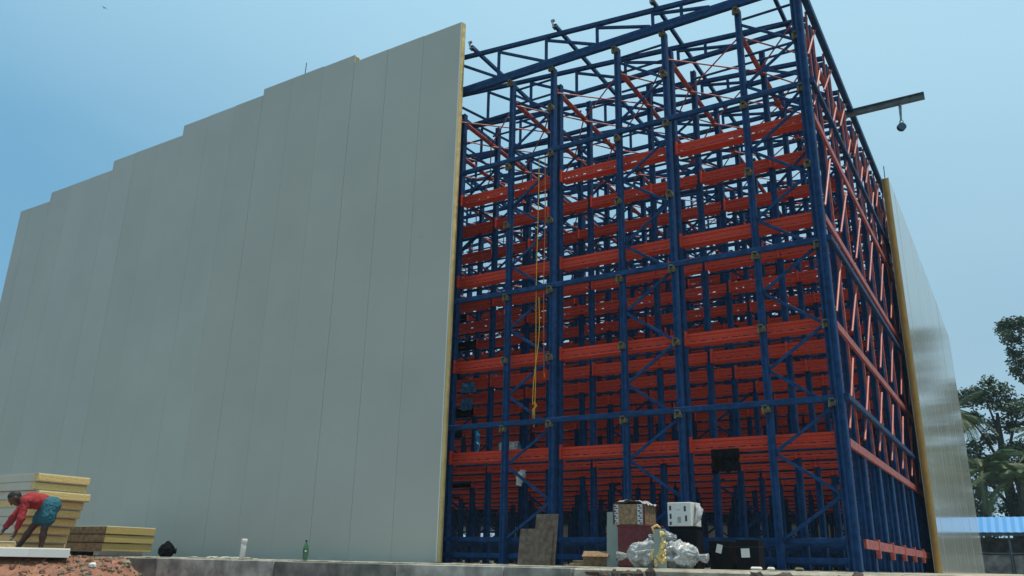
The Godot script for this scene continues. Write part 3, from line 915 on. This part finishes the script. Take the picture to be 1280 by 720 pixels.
# ------------------------------------------------------------------ worker
func sdf_mesh(bones: Array, cell: float, k: float, bounds_pad := 0.06, folds := 0.0) -> ArrayMesh:
	# bones: [a, b, ra, rb]; surface nets over a smooth union of tapered capsules
	var lo := Vector3.INF; var hi := -Vector3.INF
	for b in bones:
		var rr := maxf(b[2], b[3]) + bounds_pad
		for p in [b[0], b[1]]:
			lo = lo.min(p - Vector3.ONE * rr); hi = hi.max(p + Vector3.ONE * rr)
	var nx := int((hi.x - lo.x) / cell) + 2; var ny := int((hi.y - lo.y) / cell) + 2; var nz := int((hi.z - lo.z) / cell) + 2
	var f := PackedFloat32Array()
	f.resize(nx * ny * nz)
	f.fill(1.0)
	for b in bones:
		var a: Vector3 = b[0]; var d: Vector3 = b[1] - b[0]
		var dd := maxf(d.length_squared(), 1e-9)
		var rr := maxf(b[2], b[3]) + k + cell * 2.0
		var l: Vector3 = (b[0].min(b[1]) - Vector3.ONE * rr - lo) / cell
		var h: Vector3 = (b[0].max(b[1]) + Vector3.ONE * rr - lo) / cell
		for z in range(maxi(0, int(l.z)), mini(nz, int(h.z) + 1)):
			for y in range(maxi(0, int(l.y)), mini(ny, int(h.y) + 1)):
				for x in range(maxi(0, int(l.x)), mini(nx, int(h.x) + 1)):
					var p := lo + Vector3(x, y, z) * cell
					var t := clampf((p - a).dot(d) / dd, 0, 1)
					var v := (p - a - d * t).length() - lerpf(b[2], b[3], t)
					var i := x + nx * (y + ny * z)
					var u := f[i]
					var q := maxf(k - absf(u - v), 0.0) / k
					f[i] = minf(u, v) - q * q * k * 0.25
	var ids := {}
	var vs := PackedVector3Array()
	var st := begin(true)
	var corner := [0, 1, nx, nx + 1, nx * ny, nx * ny + 1, nx * ny + nx, nx * ny + nx + 1]
	for z in nz - 1:
		for y in ny - 1:
			for x in nx - 1:
				var i := x + nx * (y + ny * z)
				var neg := 0
				for c in corner:
					if f[i + c] < 0: neg += 1
				if neg == 0 or neg == 8: continue
				var sum := Vector3.ZERO; var cnt := 0
				for e in [[0, 1], [2, 3], [4, 5], [6, 7], [0, 2], [1, 3], [4, 6], [5, 7], [0, 4], [1, 5], [2, 6], [3, 7]]:
					var fa := f[i + corner[e[0]]]; var fb := f[i + corner[e[1]]]
					if (fa < 0) != (fb < 0):
						var t := fa / (fa - fb)
						var pa := Vector3(e[0] & 1, (e[0] >> 1) & 1, (e[0] >> 2) & 1)
						var pb := Vector3(e[1] & 1, (e[1] >> 1) & 1, (e[1] >> 2) & 1)
						sum += pa.lerp(pb, t); cnt += 1
				ids[i] = vs.size()
				vs.append(lo + (Vector3(x, y, z) + sum / cnt) * cell)
	if folds > 0.0:      # creases of cloth
		var cn := FastNoiseLite.new()
		cn.seed = 15; cn.frequency = 9.0; cn.fractal_type = FastNoiseLite.FRACTAL_RIDGED; cn.fractal_octaves = 2
		for i in vs.size():
			var p := vs[i]
			vs[i] = p + Vector3(cn.get_noise_3d(p.x * 1.6, p.y * 0.7, p.z), cn.get_noise_3d(p.y, p.z + 3, p.x * 1.6), cn.get_noise_3d(p.z + 7, p.x, p.y)) * folds
	var stp := [1, nx, nx * ny]
	for i in ids:
		for ax in 3:
			var j: int = i + stp[ax]
			if (f[i] < 0) == (f[j] < 0): continue
			var s1: int = stp[(ax + 1) % 3]; var s2: int = stp[(ax + 2) % 3]
			if not (ids.has(i - s1) and ids.has(i - s2) and ids.has(i - s1 - s2)): continue
			var a := vs[ids[i]]; var b := vs[ids[i - s1]]; var c := vs[ids[i - s1 - s2]]; var d := vs[ids[i - s2]]
			if f[i] < 0: quad(st, a, b, c, d)
			else: quad(st, d, c, b, a)
	return done(st)

func worker() -> void:
	# x = the way he faces, y = up, z = towards his right hand side
	var U := Vector3(-0.48, 0, 0.877).normalized()
	var W := thing("person", "person in red long sleeved top and teal shorts bending over a yellow panel", "person")
	W.transform = Transform3D(Basis(U, Vector3.UP, U.cross(Vector3.UP)).scaled(Vector3.ONE * 0.88), Vector3(-11.38, -0.03, 6.04))
	# U x UP points away from the camera or towards it; s is the side nearer the camera
	var s := 1.0 if U.cross(Vector3.UP).dot(Vector3(0.877, 0, 0.48)) > 0 else -1.0
	var P := func(l, y, n): return Vector3(l, y + 0.03, n * s)
	var hipA = P.call(0.0, 0.86, 0.09); var hipB = P.call(-0.02, 0.86, -0.09)
	var kneeA = P.call(0.04, 0.47, 0.11); var kneeB = P.call(0.23, 0.50, -0.12)
	var ankA = P.call(0.04, 0.09, 0.12); var ankB = P.call(0.42, 0.09, -0.14)
	var pel = P.call(0.0, 0.90, 0); var belly = P.call(0.17, 0.94, 0); var chest = P.call(0.34, 0.955, 0)
	var shA = P.call(0.42, 0.93, 0.17); var shB = P.call(0.42, 0.93, -0.17)
	var elA = P.call(0.44, 0.62, 0.23); var elB = P.call(0.58, 0.62, -0.17)
	var wrA = P.call(0.49, 0.37, 0.20); var wrB = P.call(0.70, 0.39, -0.04)
	var neck = P.call(0.47, 0.965, 0); var headc = P.call(0.60, 0.975, 0)
	var bones := [[pel, belly, 0.135, 0.125], [belly, chest, 0.125, 0.14], [chest, neck, 0.11, 0.06], [neck, headc, 0.055, 0.06],
		[shA, shB, 0.065, 0.065], [chest, shA, 0.10, 0.07], [chest, shB, 0.10, 0.07],
		[hipA, kneeA, 0.088, 0.056], [kneeA, kneeA.lerp(ankA, 0.35), 0.055, 0.058], [kneeA.lerp(ankA, 0.35), ankA, 0.058, 0.036],
		[hipB, kneeB, 0.088, 0.056], [kneeB, kneeB.lerp(ankB, 0.35), 0.055, 0.058], [kneeB.lerp(ankB, 0.35), ankB, 0.058, 0.036],
		[shA, elA, 0.055, 0.042], [elA, wrA, 0.042, 0.028], [shB, elB, 0.055, 0.042], [elB, wrB, 0.042, 0.028]]
	for f in [[ankA, 0.12], [ankB, -0.14]]:
		var a: Vector3 = f[0]
		bones.append([a, a + Vector3(-0.05, -0.055, 0), 0.036, 0.034])
		bones.append([a + Vector3(-0.04, -0.06, 0), a + Vector3(0.12, -0.068, 0), 0.035, 0.036])
		bones.append([a + Vector3(0.12, -0.068, 0), a + Vector3(0.19, -0.078, 0.01), 0.036, 0.024])
	var st := SurfaceTool.new()
	st.begin(Mesh.PRIMITIVE_TRIANGLES)
	st.append_from(sdf_mesh(bones, 0.015, 0.04), 0, Transform3D.IDENTITY)
	# head: skull, face, nose, lips, ears; looking forward and down
	var hb := Basis(Vector3.BACK, -0.95)      # face direction turned downwards (about z)
	var H := func(x, y, z): return headc + hb * Vector3(x, y, z)
	var head := [[H.call(-0.02, 0.03, 0), H.call(0.015, 0.03, 0), 0.092, 0.088], [H.call(0.02, -0.03, 0), H.call(0.03, -0.075, 0), 0.072, 0.045], [H.call(0.05, -0.08, 0.0), H.call(0.055, -0.095, 0), 0.034, 0.03],
		[H.call(0.095, 0.015, 0), H.call(0.112, -0.025, 0), 0.010, 0.017], [H.call(0.085, 0.032, -0.04), H.call(0.085, 0.032, 0.04), 0.016, 0.016], [H.call(0.085, -0.062, -0.016), H.call(0.085, -0.062, 0.016), 0.011, 0.011],
		[H.call(-0.01, 0.01, 0.085), H.call(-0.015, -0.025, 0.082), 0.017, 0.011], [H.call(-0.01, 0.01, -0.085), H.call(-0.015, -0.025, -0.082), 0.017, 0.011], [H.call(-0.03, -0.04, 0), neck, 0.058, 0.056]]
	st.append_from(sdf_mesh(head, 0.007, 0.022), 0, Transform3D.IDENTITY)
	# hands reaching down to the panel, five fingers each
	for hnd in [[wrA, elA, 1.0], [wrB, elB, -1.0]]:
		var wr: Vector3 = hnd[0]
		var d: Vector3 = (wr - hnd[1]).normalized()
		var sd: Vector3 = Vector3(0, 0, s * hnd[2])
		var fw := sd.cross(d).normalized()
		if fw.x < 0: fw = -fw
		var bn := [[wr - d * 0.02, wr + d * 0.04, 0.027, 0.026]]
		for k in 4:
			var o: float = (k - 1.5) * 0.021
			var kn: Vector3 = wr + d * 0.085 + sd * o
			var ln: float = [0.9, 1.0, 0.96, 0.75][k]
			bn.append([wr + d * 0.02 + sd * o * 0.6, kn, 0.018, 0.013])
			var m1: Vector3 = kn + (d * 0.9 + fw * 0.35).normalized() * 0.038 * ln
			var m2: Vector3 = m1 + (d * 0.45 + fw * 0.9).normalized() * 0.028 * ln
			bn.append([kn, m1, 0.0105, 0.0095])
			bn.append([m1, m2, 0.0095, 0.008])
		var tb: Vector3 = wr + d * 0.03 - sd * 0.028 * hnd[2]
		bn.append([tb, tb + (d * 0.7 + fw * 0.5 - sd * hnd[2] * 0.5).normalized() * 0.04, 0.014, 0.011])
		bn.append([tb + (d * 0.7 + fw * 0.5 - sd * hnd[2] * 0.5).normalized() * 0.04, tb + (d * 0.8 + fw * 0.7 - sd * hnd[2] * 0.2).normalized() * 0.07, 0.011, 0.008])
		st.append_from(sdf_mesh(bn, 0.0055, 0.010, 0.03), 0, Transform3D.IDENTITY)
	part(W, "body", st.commit(), M.skin)
	# hair
	part(W, "hair", sdf_mesh([[H.call(-0.035, 0.055, 0), H.call(-0.005, 0.062, 0), 0.088, 0.086], [H.call(-0.055, 0.02, 0), H.call(-0.05, -0.01, 0), 0.078, 0.065]], 0.009, 0.03), M.hair)
	# shirt with sleeves to the forearm
	var g := 0.016
	part(W, "shirt", sdf_mesh([[pel + Vector3(0.06, 0.01, 0), belly, 0.142, 0.138], [belly, chest, 0.138, 0.152], [chest, neck - Vector3(0.015, 0, 0), 0.12, 0.072], [chest, shA, 0.11, 0.082], [chest, shB, 0.11, 0.082],
		[shA, elA, 0.055 + g, 0.046 + g], [elA, elA.lerp(wrA, 0.62), 0.045 + g, 0.034 + g], [shB, elB, 0.055 + g, 0.046 + g], [elB, elB.lerp(wrB, 0.62), 0.045 + g, 0.034 + g]], 0.014, 0.035, 0.06, 0.011), M.shirt)
	part(W, "shorts", sdf_mesh([[P.call(-0.03, 0.90, 0.05), P.call(0.07, 0.905, 0.04), 0.128, 0.122], [P.call(-0.03, 0.90, -0.05), P.call(0.07, 0.905, -0.04), 0.128, 0.122], [hipA, hipA.lerp(kneeA, 0.5), 0.116, 0.118], [hipB, hipB.lerp(kneeB, 0.5), 0.116, 0.115], [hipA.lerp(kneeA, 0.5), hipA.lerp(kneeA, 0.66), 0.118, 0.112], [hipB.lerp(kneeB, 0.5), hipB.lerp(kneeB, 0.66), 0.115, 0.108], [hipA.lerp(kneeA, 0.2), hipB.lerp(kneeB, 0.3), 0.10, 0.10]], 0.014, 0.09, 0.06, 0.013), M.shorts)

# ------------------------------------------------------------------ goods on the slab
func sack_mesh(L: float, r: float, sd: int, tail_a: float, tail_b: float) -> ArrayMesh:
	# a lumpy plastic bag: a bulging body gathered into a twisted neck at one end or both
	var n := FastNoiseLite.new()
	n.seed = sd; n.frequency = 1.7; n.fractal_octaves = 2
	var m := FastNoiseLite.new()
	m.seed = sd + 1; m.frequency = 4.5; m.fractal_type = FastNoiseLite.FRACTAL_RIDGED; m.fractal_octaves = 3
	var st := begin(true)
	var rows := []
	var N := 64; var K := 56
	for i in N + 1:
		var t := float(i) / N
		var x := (t - 0.5) * L
		var q := clampf((t - tail_a) / (1.0 - tail_a - tail_b), 0.0, 1.0)
		var body := pow(clampf(sin(PI * q), 0, 1), 0.42)
		var neck := 0.028 + 0.03 * smoothstep(0.55, 1.0, absf(t - 0.5) * 2.0)
		var rad := maxf(r * body, neck)
		var sag := r * 0.85 if body * r > neck else r * 0.75
		var row := []
		for k in K:
			var a := TAU * k / K
			var d := Vector3(0, sin(a), cos(a))
			var w := 1.0 + n.get_noise_3d(x * 2.5, d.y * 1.2, d.z * 1.2) * 0.55
			var fold := (m.get_noise_3d(x * 1.6, d.y * 0.9 + x, d.z * 0.9) - 0.2) * 0.11
			var pleat := sin(a * 9.0 + sd) * 0.10 * (1.0 - body)
			var pp := d * rad * (w + fold + pleat)
			var y := pp.y * 0.9 + sag
			if y < 0.05 * r + 0.004: y = 0.004 + (y - 0.004) * 0.03
			row.append(Vector3(x + fold * 0.25, maxf(y, 0.0), pp.z * 0.9 + n.get_noise_2d(x * 3, 5) * 0.05))
		rows.append(row)
	for i in N:
		for k in K:
			var k2 := (k + 1) % K
			quad(st, rows[i][k], rows[i][k2], rows[i + 1][k2], rows[i + 1][k])
	for k in K:
		tri(st, rows[0][0], rows[0][(k + 1) % K], rows[0][k])
		tri(st, rows[N][0], rows[N][k], rows[N][(k + 1) % K])
	return done(st)

func slab_goods() -> void:
	# leaning plywood sheets
	var o := thing("plywood_sheet", "taller weathered brown plywood sheet leaning on the blue columns", "plywood", Vector3(-4.82, 0, 1.15))
	o.rotation.x = -0.16
	part(o, "sheet", box(Vector3(0.44, 0.86, 0.018), 0.003), M.ply)
	part(o, "dirt_skin", box(Vector3(0.43, 0.2, 0.002), 0.0005), M.ply, at(0, 0.02, 0.0095))
	o = thing("plywood_sheet", "shorter weathered brown plywood sheet overlapping the taller one", "plywood", Vector3(-5.0, 0, 1.19))
	o.rotation.x = -0.16
	part(o, "sheet", extrude(PackedVector2Array([Vector2(-0.31, -0.009), Vector2(0.34, -0.009), Vector2(0.34, 0.009), Vector2(-0.31, 0.009)]), 0, 0.61), M.ply)
	part(o, "edge_batten", box(Vector3(0.03, 0.6, 0.02), 0.003), M.foam_brown, at(-0.29, 0.003, -0.019))
	# grey-green board standing on end, red cupboard, box on top
	o = thing("panel_offcut", "grey green panel offcut standing on end beside the red crate", "offcut", Vector3(-3.59, 0, 0.86))
	o.rotation.x = -0.05
	part(o, "face", box(Vector3(0.33, 0.88, 0.008), 0.002), M.board, at(0, 0, 0.033))
	part(o, "foam_core", box(Vector3(0.32, 0.87, 0.058), 0.003), M.foam)
	o = thing("red_crate", "dark red metal crate under the cardboard box", "crate", Vector3(-3.08, 0, 1.02))
	part(o, "body", box(Vector3(0.62, 0.655, 0.45), 0.012), M.drum_red)
	for k in 2:
		part(o, "rim", box(Vector3(0.64, 0.03, 0.47), 0.006), M.drum_red, at(0, 0.02 + k * 0.6, 0))
	# cardboard box with printed tape
	o = thing("cardboard_box", "brown cardboard box with printed tape strips on the red crate", "box", Vector3(-3.19, 0.656, 1.0), "", 0.04)
	part(o, "body", box(Vector3(0.56, 0.32, 0.5), 0.006), M.cardboard)
	var tape := tape_material()
	for x in [-0.225, 0.19]:
		var q := QuadMesh.new()
		q.size = Vector2(0.085, 0.31)
		part(o, "printed_tape", q, tape, at(x, 0.16, 0.2515))
	var red_strip := box(Vector3(0.035, 0.31, 0.002), 0.0005)
	part(o, "red_strip", red_strip, M.drum_red, at(0.258, 0.005, 0.2505))
	part(o, "red_strip", red_strip, M.drum_red, at(-0.262, 0.005, 0.2505))
	var sheet := crumpled_sheet(0.58, 0.5, 31)
	part(o, "plastic_cover", sheet, M.plastic, at(0.02, 0.312, 0))
	# white box
	o = thing("white_carton", "white carton with black handling marks beside the brown cardboard box", "box", Vector3(-2.28, 0.625, 1.15), "", -0.1)
	part(o, "body", box(Vector3(0.40, 0.36, 0.36), 0.008), M.paper)
	for k in [[-0.15, 0.24, 0.07], [-0.148, 0.11, 0.08], [-0.15, 0.02, 0.05], [0.10, 0.22, 0.08], [0.115, 0.07, 0.09]]:
		part(o, "handling_mark", box(Vector3(0.035, k[2], 0.002), 0.0005), M.ink, at(k[0], k[1], 0.1805))
	part(o, "printed_text", box(Vector3(0.07, 0.012, 0.002), 0.0005), M.concrete2, at(-0.02, 0.24, 0.1805))
	part(o, "printed_text", box(Vector3(0.06, 0.09, 0.002), 0.0005), M.concrete2, at(0, 0.05, 0.1805))
	part(o, "torn_flap", tube([Vector3(0.19, 0.02, 0.1), Vector3(0.27, 0.12, 0.08), Vector3(0.29, 0.24, 0.05), Vector3(0.2, 0.35, 0.0)], [0.02, 0.05, 0.06, 0.02], 8), M.plastic)
	# something has to carry it
	o = thing("dark_crate", "black crate hidden behind the plastic sacks under the white carton", "crate", Vector3(-2.27, 0, 1.12))
	part(o, "body", box(Vector3(0.42, 0.6, 0.36), 0.01), M.black)
	part(o, "lid", box(Vector3(0.44, 0.022, 0.38), 0.005), M.black, at(0, 0.6005, 0))
	# plastic sacks
	var a := tag(part(self, "plastic_sack", sack_mesh(0.85, 0.225, 3, 0.2, 0.04), M.plastic, Transform3D(Basis(Vector3.UP, 0.12), Vector3(-2.80, 0, 1.60))), "white plastic sack with a twisted neck in front of the red crate", "sack", "plastic sacks on the slab")
	tag(part(self, numbered("plastic_sack") + "_001", sack_mesh(0.85, 0.215, 9, 0.04, 0.2), M.plastic, Transform3D(Basis(Vector3.UP, -0.22), Vector3(-2.17, 0, 1.62))), "shiny plastic sack with its neck lying away from the red crate", "sack", "plastic sacks on the slab")
	tag(part(self, "plastic_bundle", sack_mesh(0.42, 0.10, 19, 0.05, 0.05), M.plastic_grey, Transform3D(Basis(Vector3.UP, 0.5), Vector3(-2.52, 0.36, 1.50))), "grey plastic bundle lying on top of the two sacks", "bundle")
	# foam offcut
	o = thing("foam_offcut", "small grey panel offcut with torn yellow foam standing before the sacks", "offcut", Vector3(-2.40, 0, 1.92))
	part(o, "skin", box(Vector3(0.19, 0.56, 0.012), 0.002), M.board, at(0, 0, 0.0))
	var sf := SurfaceTool.new()
	sf.begin(Mesh.PRIMITIVE_TRIANGLES)
	for i in 34:
		var y := rng.randf_range(0.03, 0.5)
		var x := 0.055 + rng.randf_range(-0.04, 0.035) if y > 0.2 else rng.randf_range(-0.08, 0.085)
		sf.append_from(rock(i % 6), 0, Transform3D(Basis.from_scale(Vector3(0.026, rng.randf_range(0.03, 0.06), 0.02)).rotated(Vector3.BACK, rng.randf_range(-0.6, 0.6)), Vector3(x, y, 0.012)))
	part(o, "torn_foam", sf.commit(), M.foam_bright)
	part(o, "foam_flap", tube([Vector3(-0.08, 0.50, -0.01), Vector3(-0.11, 0.58, 0), Vector3(-0.03, 0.61, 0.01), Vector3(0.02, 0.57, 0)], [0.02, 0.025, 0.022, 0.012], 7), M.foam_bright)
	part(o, "foam_flap", tube([Vector3(-0.09, 0.28, -0.01), Vector3(-0.14, 0.2, 0), Vector3(-0.12, 0.12, 0.01)], [0.015, 0.025, 0.012], 7), M.foam_bright)
	# black cartons with paper labels
	for i in 2:
		o = thing("black_carton", ["black carton with a tilted white label next to the plastic sacks", "black carton with a square white label beside the other black carton"][i], "box", Vector3([-1.78, -1.36][i], 0, 0.85))
		part(o, "body", box(Vector3(0.34, [0.42, 0.44][i], 0.32), 0.008), M.black)
		part(o, "paper_label", box(Vector3([0.09, 0.13][i], 0.13, 0.002), 0.0005), M.paper, Transform3D(Basis(Vector3.BACK, [-0.25, 0.03][i]), Vector3(-0.03, [0.24, 0.18][i], 0.1605)))
		part(o, "lid_seam", box(Vector3(0.341, 0.006, 0.321), 0.001), M.ink, at(0, 0.33, 0))
	# floor litter
	o = thing("flat_carton", "opened brown carton lying on the slab behind the plywood", "box", Vector3(-3.98, 0, 0.75), "", 0.25)
	part(o, "body", box(Vector3(0.46, 0.2, 0.3), 0.006), M.cardboard)
	part(o, "flap", box(Vector3(0.44, 0.005, 0.18), 0.001), M.cardboard, Transform3D(Basis(Vector3.RIGHT, 0.5), Vector3(0, 0.2, 0.2)))
	o = thing("timber_plank", "short pale plank lying on the slab among the columns", "plank", Vector3(-4.35, 0, 0.62), "", 0.1)
	part(o, "plank", box(Vector3(0.42, 0.05, 0.12), 0.005), M.stone)
	part(o, "plank", box(Vector3(0.38, 0.045, 0.1), 0.005), M.foam_brown, at(0.03, 0.051, -0.01))
	for i in 3:
		tag(part(self, numbered("paint_lid"), box(Vector3([0.16, 0.12, 0.10][i], 0.05, 0.1), 0.02), [M.white_scrap, M.bracket, M.paper][i], at([-1.16, -0.55, -0.95][i], 0, 1.3)), ["white plastic lid lying on the slab near the black cartons", "dull brown block on the slab beside the corner column", "pale scrap on the slab in front of a blue column"][i], "scrap")
	# black sheet hanging from the lowest rails
	o = thing("black_sheet", "black plastic sheet hanging over the lowest orange rail", "sheet", Vector3(-1.98, 1.84, -0.19))
	part(o, "sheet", crumpled_drop(0.5, 0.40, 41), M.black)
	part(o, "folded_top", crumpled_drop(0.48, 0.16, 43), M.black, at(0.01, 0, 0.02))

func crumpled_sheet(w: float, d: float, sd: int) -> ArrayMesh:
	var n := FastNoiseLite.new()
	n.seed = sd; n.frequency = 3.0
	var st := begin(true)
	var N := 16
	var v := func(i, j, lift):
		var x := (float(i) / N - 0.5) * w; var z := (float(j) / N - 0.5) * d
		return Vector3(x, lift + 0.015 + 0.05 * (1.0 - pow(absf(x / w * 2), 2.0)) + n.get_noise_2d(x * 2, z * 2) * 0.05, z)
	for i in N:
		for j in N:
			quad(st, v.call(i, j + 1, 0), v.call(i + 1, j + 1, 0), v.call(i + 1, j, 0), v.call(i, j, 0))
			quad(st, v.call(i, j, -0.006), v.call(i + 1, j, -0.006), v.call(i + 1, j + 1, -0.006), v.call(i, j + 1, -0.006))
	return done(st)

func crumpled_drop(w: float, h: float, sd: int) -> ArrayMesh:
	var n := FastNoiseLite.new()
	n.seed = sd; n.frequency = 2.4
	var st := begin(true)
	var N := 18
	var v := func(i, j, o):
		var x := (float(i) / N - 0.5) * w; var y := -float(j) / N * h
		return Vector3(x + n.get_noise_2d(x * 3, y * 3) * 0.03, y * (1.0 + 0.12 * n.get_noise_2d(x * 5, 3.0)) + 0.14, o + n.get_noise_2d(x * 3 + 9, y * 1.5) * 0.08 * (0.3 - y / h))
	for i in N:
		for j in N:
			quad(st, v.call(i, j + 1, 0), v.call(i + 1, j + 1, 0), v.call(i + 1, j, 0), v.call(i, j, 0))
			quad(st, v.call(i, j, -0.006), v.call(i + 1, j, -0.006), v.call(i + 1, j + 1, -0.006), v.call(i, j + 1, -0.006))
	return done(st)

func tape_material() -> StandardMaterial3D:
	var img := Image.create(32, 128, false, Image.FORMAT_RGB8)
	img.fill(Color(0.72, 0.74, 0.74))
	for k in 4:
		img.fill_rect(Rect2i(4, 6 + k * 32, 14, 9), Color(0.06, 0.07, 0.12))
		img.fill_rect(Rect2i(12, 20 + k * 32, 16, 8), Color(0.06, 0.07, 0.12))
		img.fill_rect(Rect2i(22, 8 + k * 32, 5, 4), Color(0.1, 0.14, 0.3))
	var m := StandardMaterial3D.new()
	m.albedo_texture = ImageTexture.create_from_image(img)
	m.roughness = 0.4
	return m

func small_things() -> void:
	# green bottle
	var b := thing("plastic_bottle", "green plastic bottle standing on the plinth before the grey wall", "bottle", Vector3(-9.05, 0, 2.5))
	var pr := [[0.0, 0.0], [0.045, 0.004], [0.05, 0.02], [0.047, 0.05], [0.05, 0.09], [0.046, 0.12], [0.05, 0.15], [0.05, 0.2], [0.044, 0.24], [0.022, 0.30], [0.015, 0.315], [0.015, 0.335]]
	part(b, "body", lathe(pr, 18), M.green_plastic)
	part(b, "cap", lathe([[0.0, 0.326], [0.018, 0.326], [0.018, 0.352], [0.0, 0.354]], 14), M.black)
	part(b, "paper_label", lathe([[0.0512, 0.13], [0.0512, 0.19]], 18), M.grass)
	part(b, "white_emblem", box(Vector3(0.035, 0.03, 0.003), 0.001), M.paper, Transform3D(Basis(Vector3.UP, 0.8), Vector3(0.037, 0.145, 0.036)))
	# white pipe offcut
	var p := thing("pipe_offcut", "white plastic pipe offcut standing on the plinth edge", "pipe", Vector3(-10.72, 0, 2.5))
	part(p, "pipe", lathe([[0.045, 0.0], [0.05, 0.0], [0.052, 0.2], [0.05, 0.37], [0.044, 0.37], [0.045, 0.0]], 16), M.white_scrap, Transform3D(Basis(Vector3.BACK, -0.06), Vector3.ZERO))
	part(p, "socket", lathe([[0.052, 0.27], [0.057, 0.27], [0.057, 0.36], [0.05, 0.37]], 16), M.white_scrap, Transform3D(Basis(Vector3.BACK, -0.06), Vector3.ZERO))
	# dark bag beside the low stack
	tag(part(self, "rubbish_bag", sack_mesh(0.36, 0.17, 53, 0.03, 0.12), M.black, Transform3D(Basis(Vector3.UP, 0.7), Vector3(-13.85, 0, 1.85))), "black bag slumped beside the low stack of panels", "bag")
	# off-white foam crumbs along the foot of the wall
	for i in 7:
		var s := rng.randf_range(0.04, 0.1)
		tag(part(self, numbered("foam_scrap"), rock(i % 6), M.panel_side, Transform3D(Basis.from_scale(Vector3(s * 2.4, s * 0.22, s)), Vector3(-13.0 + i * 0.36, s * 0.15, 1.9 + rng.randf_range(-0.2, 0.3)))), "crumbled white foam scrap on the plinth near the pipe offcut", "scrap", "foam scraps on the plinth")
	# ropes hanging in the open bay
	var rp := thing("hanging_rope", "yellow rope hanging in a long loop inside the open front bay", "rope", Vector3(-5.60, 0, 0.045))
	var pa := []; var ra := []; var pb := []
	for i in 25:
		var t := i / 24.0
		pa.append(Vector3(-0.02 - 0.05 * t + 0.012 * sin(t * 9), 8.5 - 5.95 * t, 0.012 * sin(t * 7)))
		pb.append(Vector3(0.05 - 0.10 * t + 0.03 * sin(t * 5), 5.2 - 2.2 * t, 0.05 + 0.015 * cos(t * 8)))
		ra.append(0.009)
	part(rp, "strand", tube(pa, ra, 6), M.rope_yellow)
	part(rp, "strand", tube(pb, ra, 6), M.rope_yellow)
	part(rp, "knot", tube([Vector3(-0.09, 3.0, 0), Vector3(-0.05, 3.05, 0.03), Vector3(-0.02, 2.98, 0.0), Vector3(-0.08, 2.92, 0.02), Vector3(-0.10, 2.7, 0.0)], [0.015, 0.02, 0.02, 0.018, 0.012], 7), M.rope_yellow)
	var r2 := thing("hanging_rope", "thin orange rope hanging beside the yellow rope loop", "rope", Vector3(-5.47, 0, 0.045))
	part(r2, "strand", tube([Vector3(0, 8.5, 0), Vector3(0.02, 7, 0.01), Vector3(-0.01, 5.5, 0), Vector3(0.02, 3.6, 0.01)], [0.009, 0.009, 0.009, 0.009], 6), M.rope_orange)
	part(r2, "knot", tube([Vector3(0.02, 3.62, 0.01), Vector3(0.03, 3.56, 0.0), Vector3(0.015, 3.5, 0.01)], [0.012, 0.018, 0.006], 6), M.rope_orange)
	# blue tarpaulins caught on the rails
	var k := 0
	for q in [[-8.45, 3.86, -1.655, 0.38, 0.2], [-9.6, 3.86, -3.275, 0.34, 0.27], [-7.3, 2.42, -1.67, 0.6, 0.37], [-7.91, 2.66, -1.31, 0.14, 0.6]]:
		var o := thing("blue_tarpaulin", ["crumpled blue tarpaulin on the rail high beside the wall edge", "blue tarpaulin bunched a little below and behind the highest one", "wide bright blue tarpaulin draped above the lowest rail", "narrow blue strip of tarpaulin hanging beside a column"][k], "tarpaulin", Vector3(q[0], q[1], q[2]), "blue tarpaulins in the rack")
		part(o, "sheet", crumpled_drop(q[3], q[4], 60 + k), M.tarp)
		part(o, "fold", crumpled_drop(q[3] * 0.8, q[4] * 0.5, 70 + k), M.plastic if k == 2 else M.tarp, at(0.03, 0.02, 0.05))
		k += 1
	var wb := tag(part(self, "white_bag", sack_mesh(0.3, 0.09, 77, 0.1, 0.05), M.plastic, Transform3D(Basis(Vector3.BACK, 1.35), Vector3(-5.98, 1.6, -0.12))), "white plastic bag tied to a brace under the lowest rail", "bag")
	# bird
	var bd := thing("bird", "tiny dark bird gliding in the sky above the grey wall", "bird", Vector3(-50.9, 38.6, -13.6))
	bd.scale = Vector3.ONE * 0.5
	part(bd, "body", tube([Vector3(-0.2, 0, 0), Vector3(-0.05, 0.01, 0), Vector3(0.12, 0, 0), Vector3(0.25, -0.01, 0)], [0.02, 0.06, 0.05, 0.015], 7), M.black)
	var sw := begin()
	for s in [-1.0, 1.0]:
		quad(sw, Vector3(0.08, 0, 0), Vector3(0.1, 0.06, 0.3 * s), Vector3(0.02, 0.06, 0.3 * s), Vector3(-0.06, 0, 0))
		tri(sw, Vector3(0.1, 0.06, 0.3 * s), Vector3(0.0, 0.02, 0.6 * s), Vector3(0.02, 0.06, 0.3 * s))
	part(bd, "wings", done(sw), M.black)

func lathe(pr: Array, n: int) -> ArrayMesh:
	var st := begin(true)
	for i in pr.size() - 1:
		for k in n:
			var a := TAU * k / n; var b := TAU * (k + 1) / n
			var p := func(q, an): return Vector3(q[0] * cos(an), q[1], q[0] * sin(an))
			quad(st, p.call(pr[i], b), p.call(pr[i], a), p.call(pr[i + 1], a), p.call(pr[i + 1], b))
	return done(st)
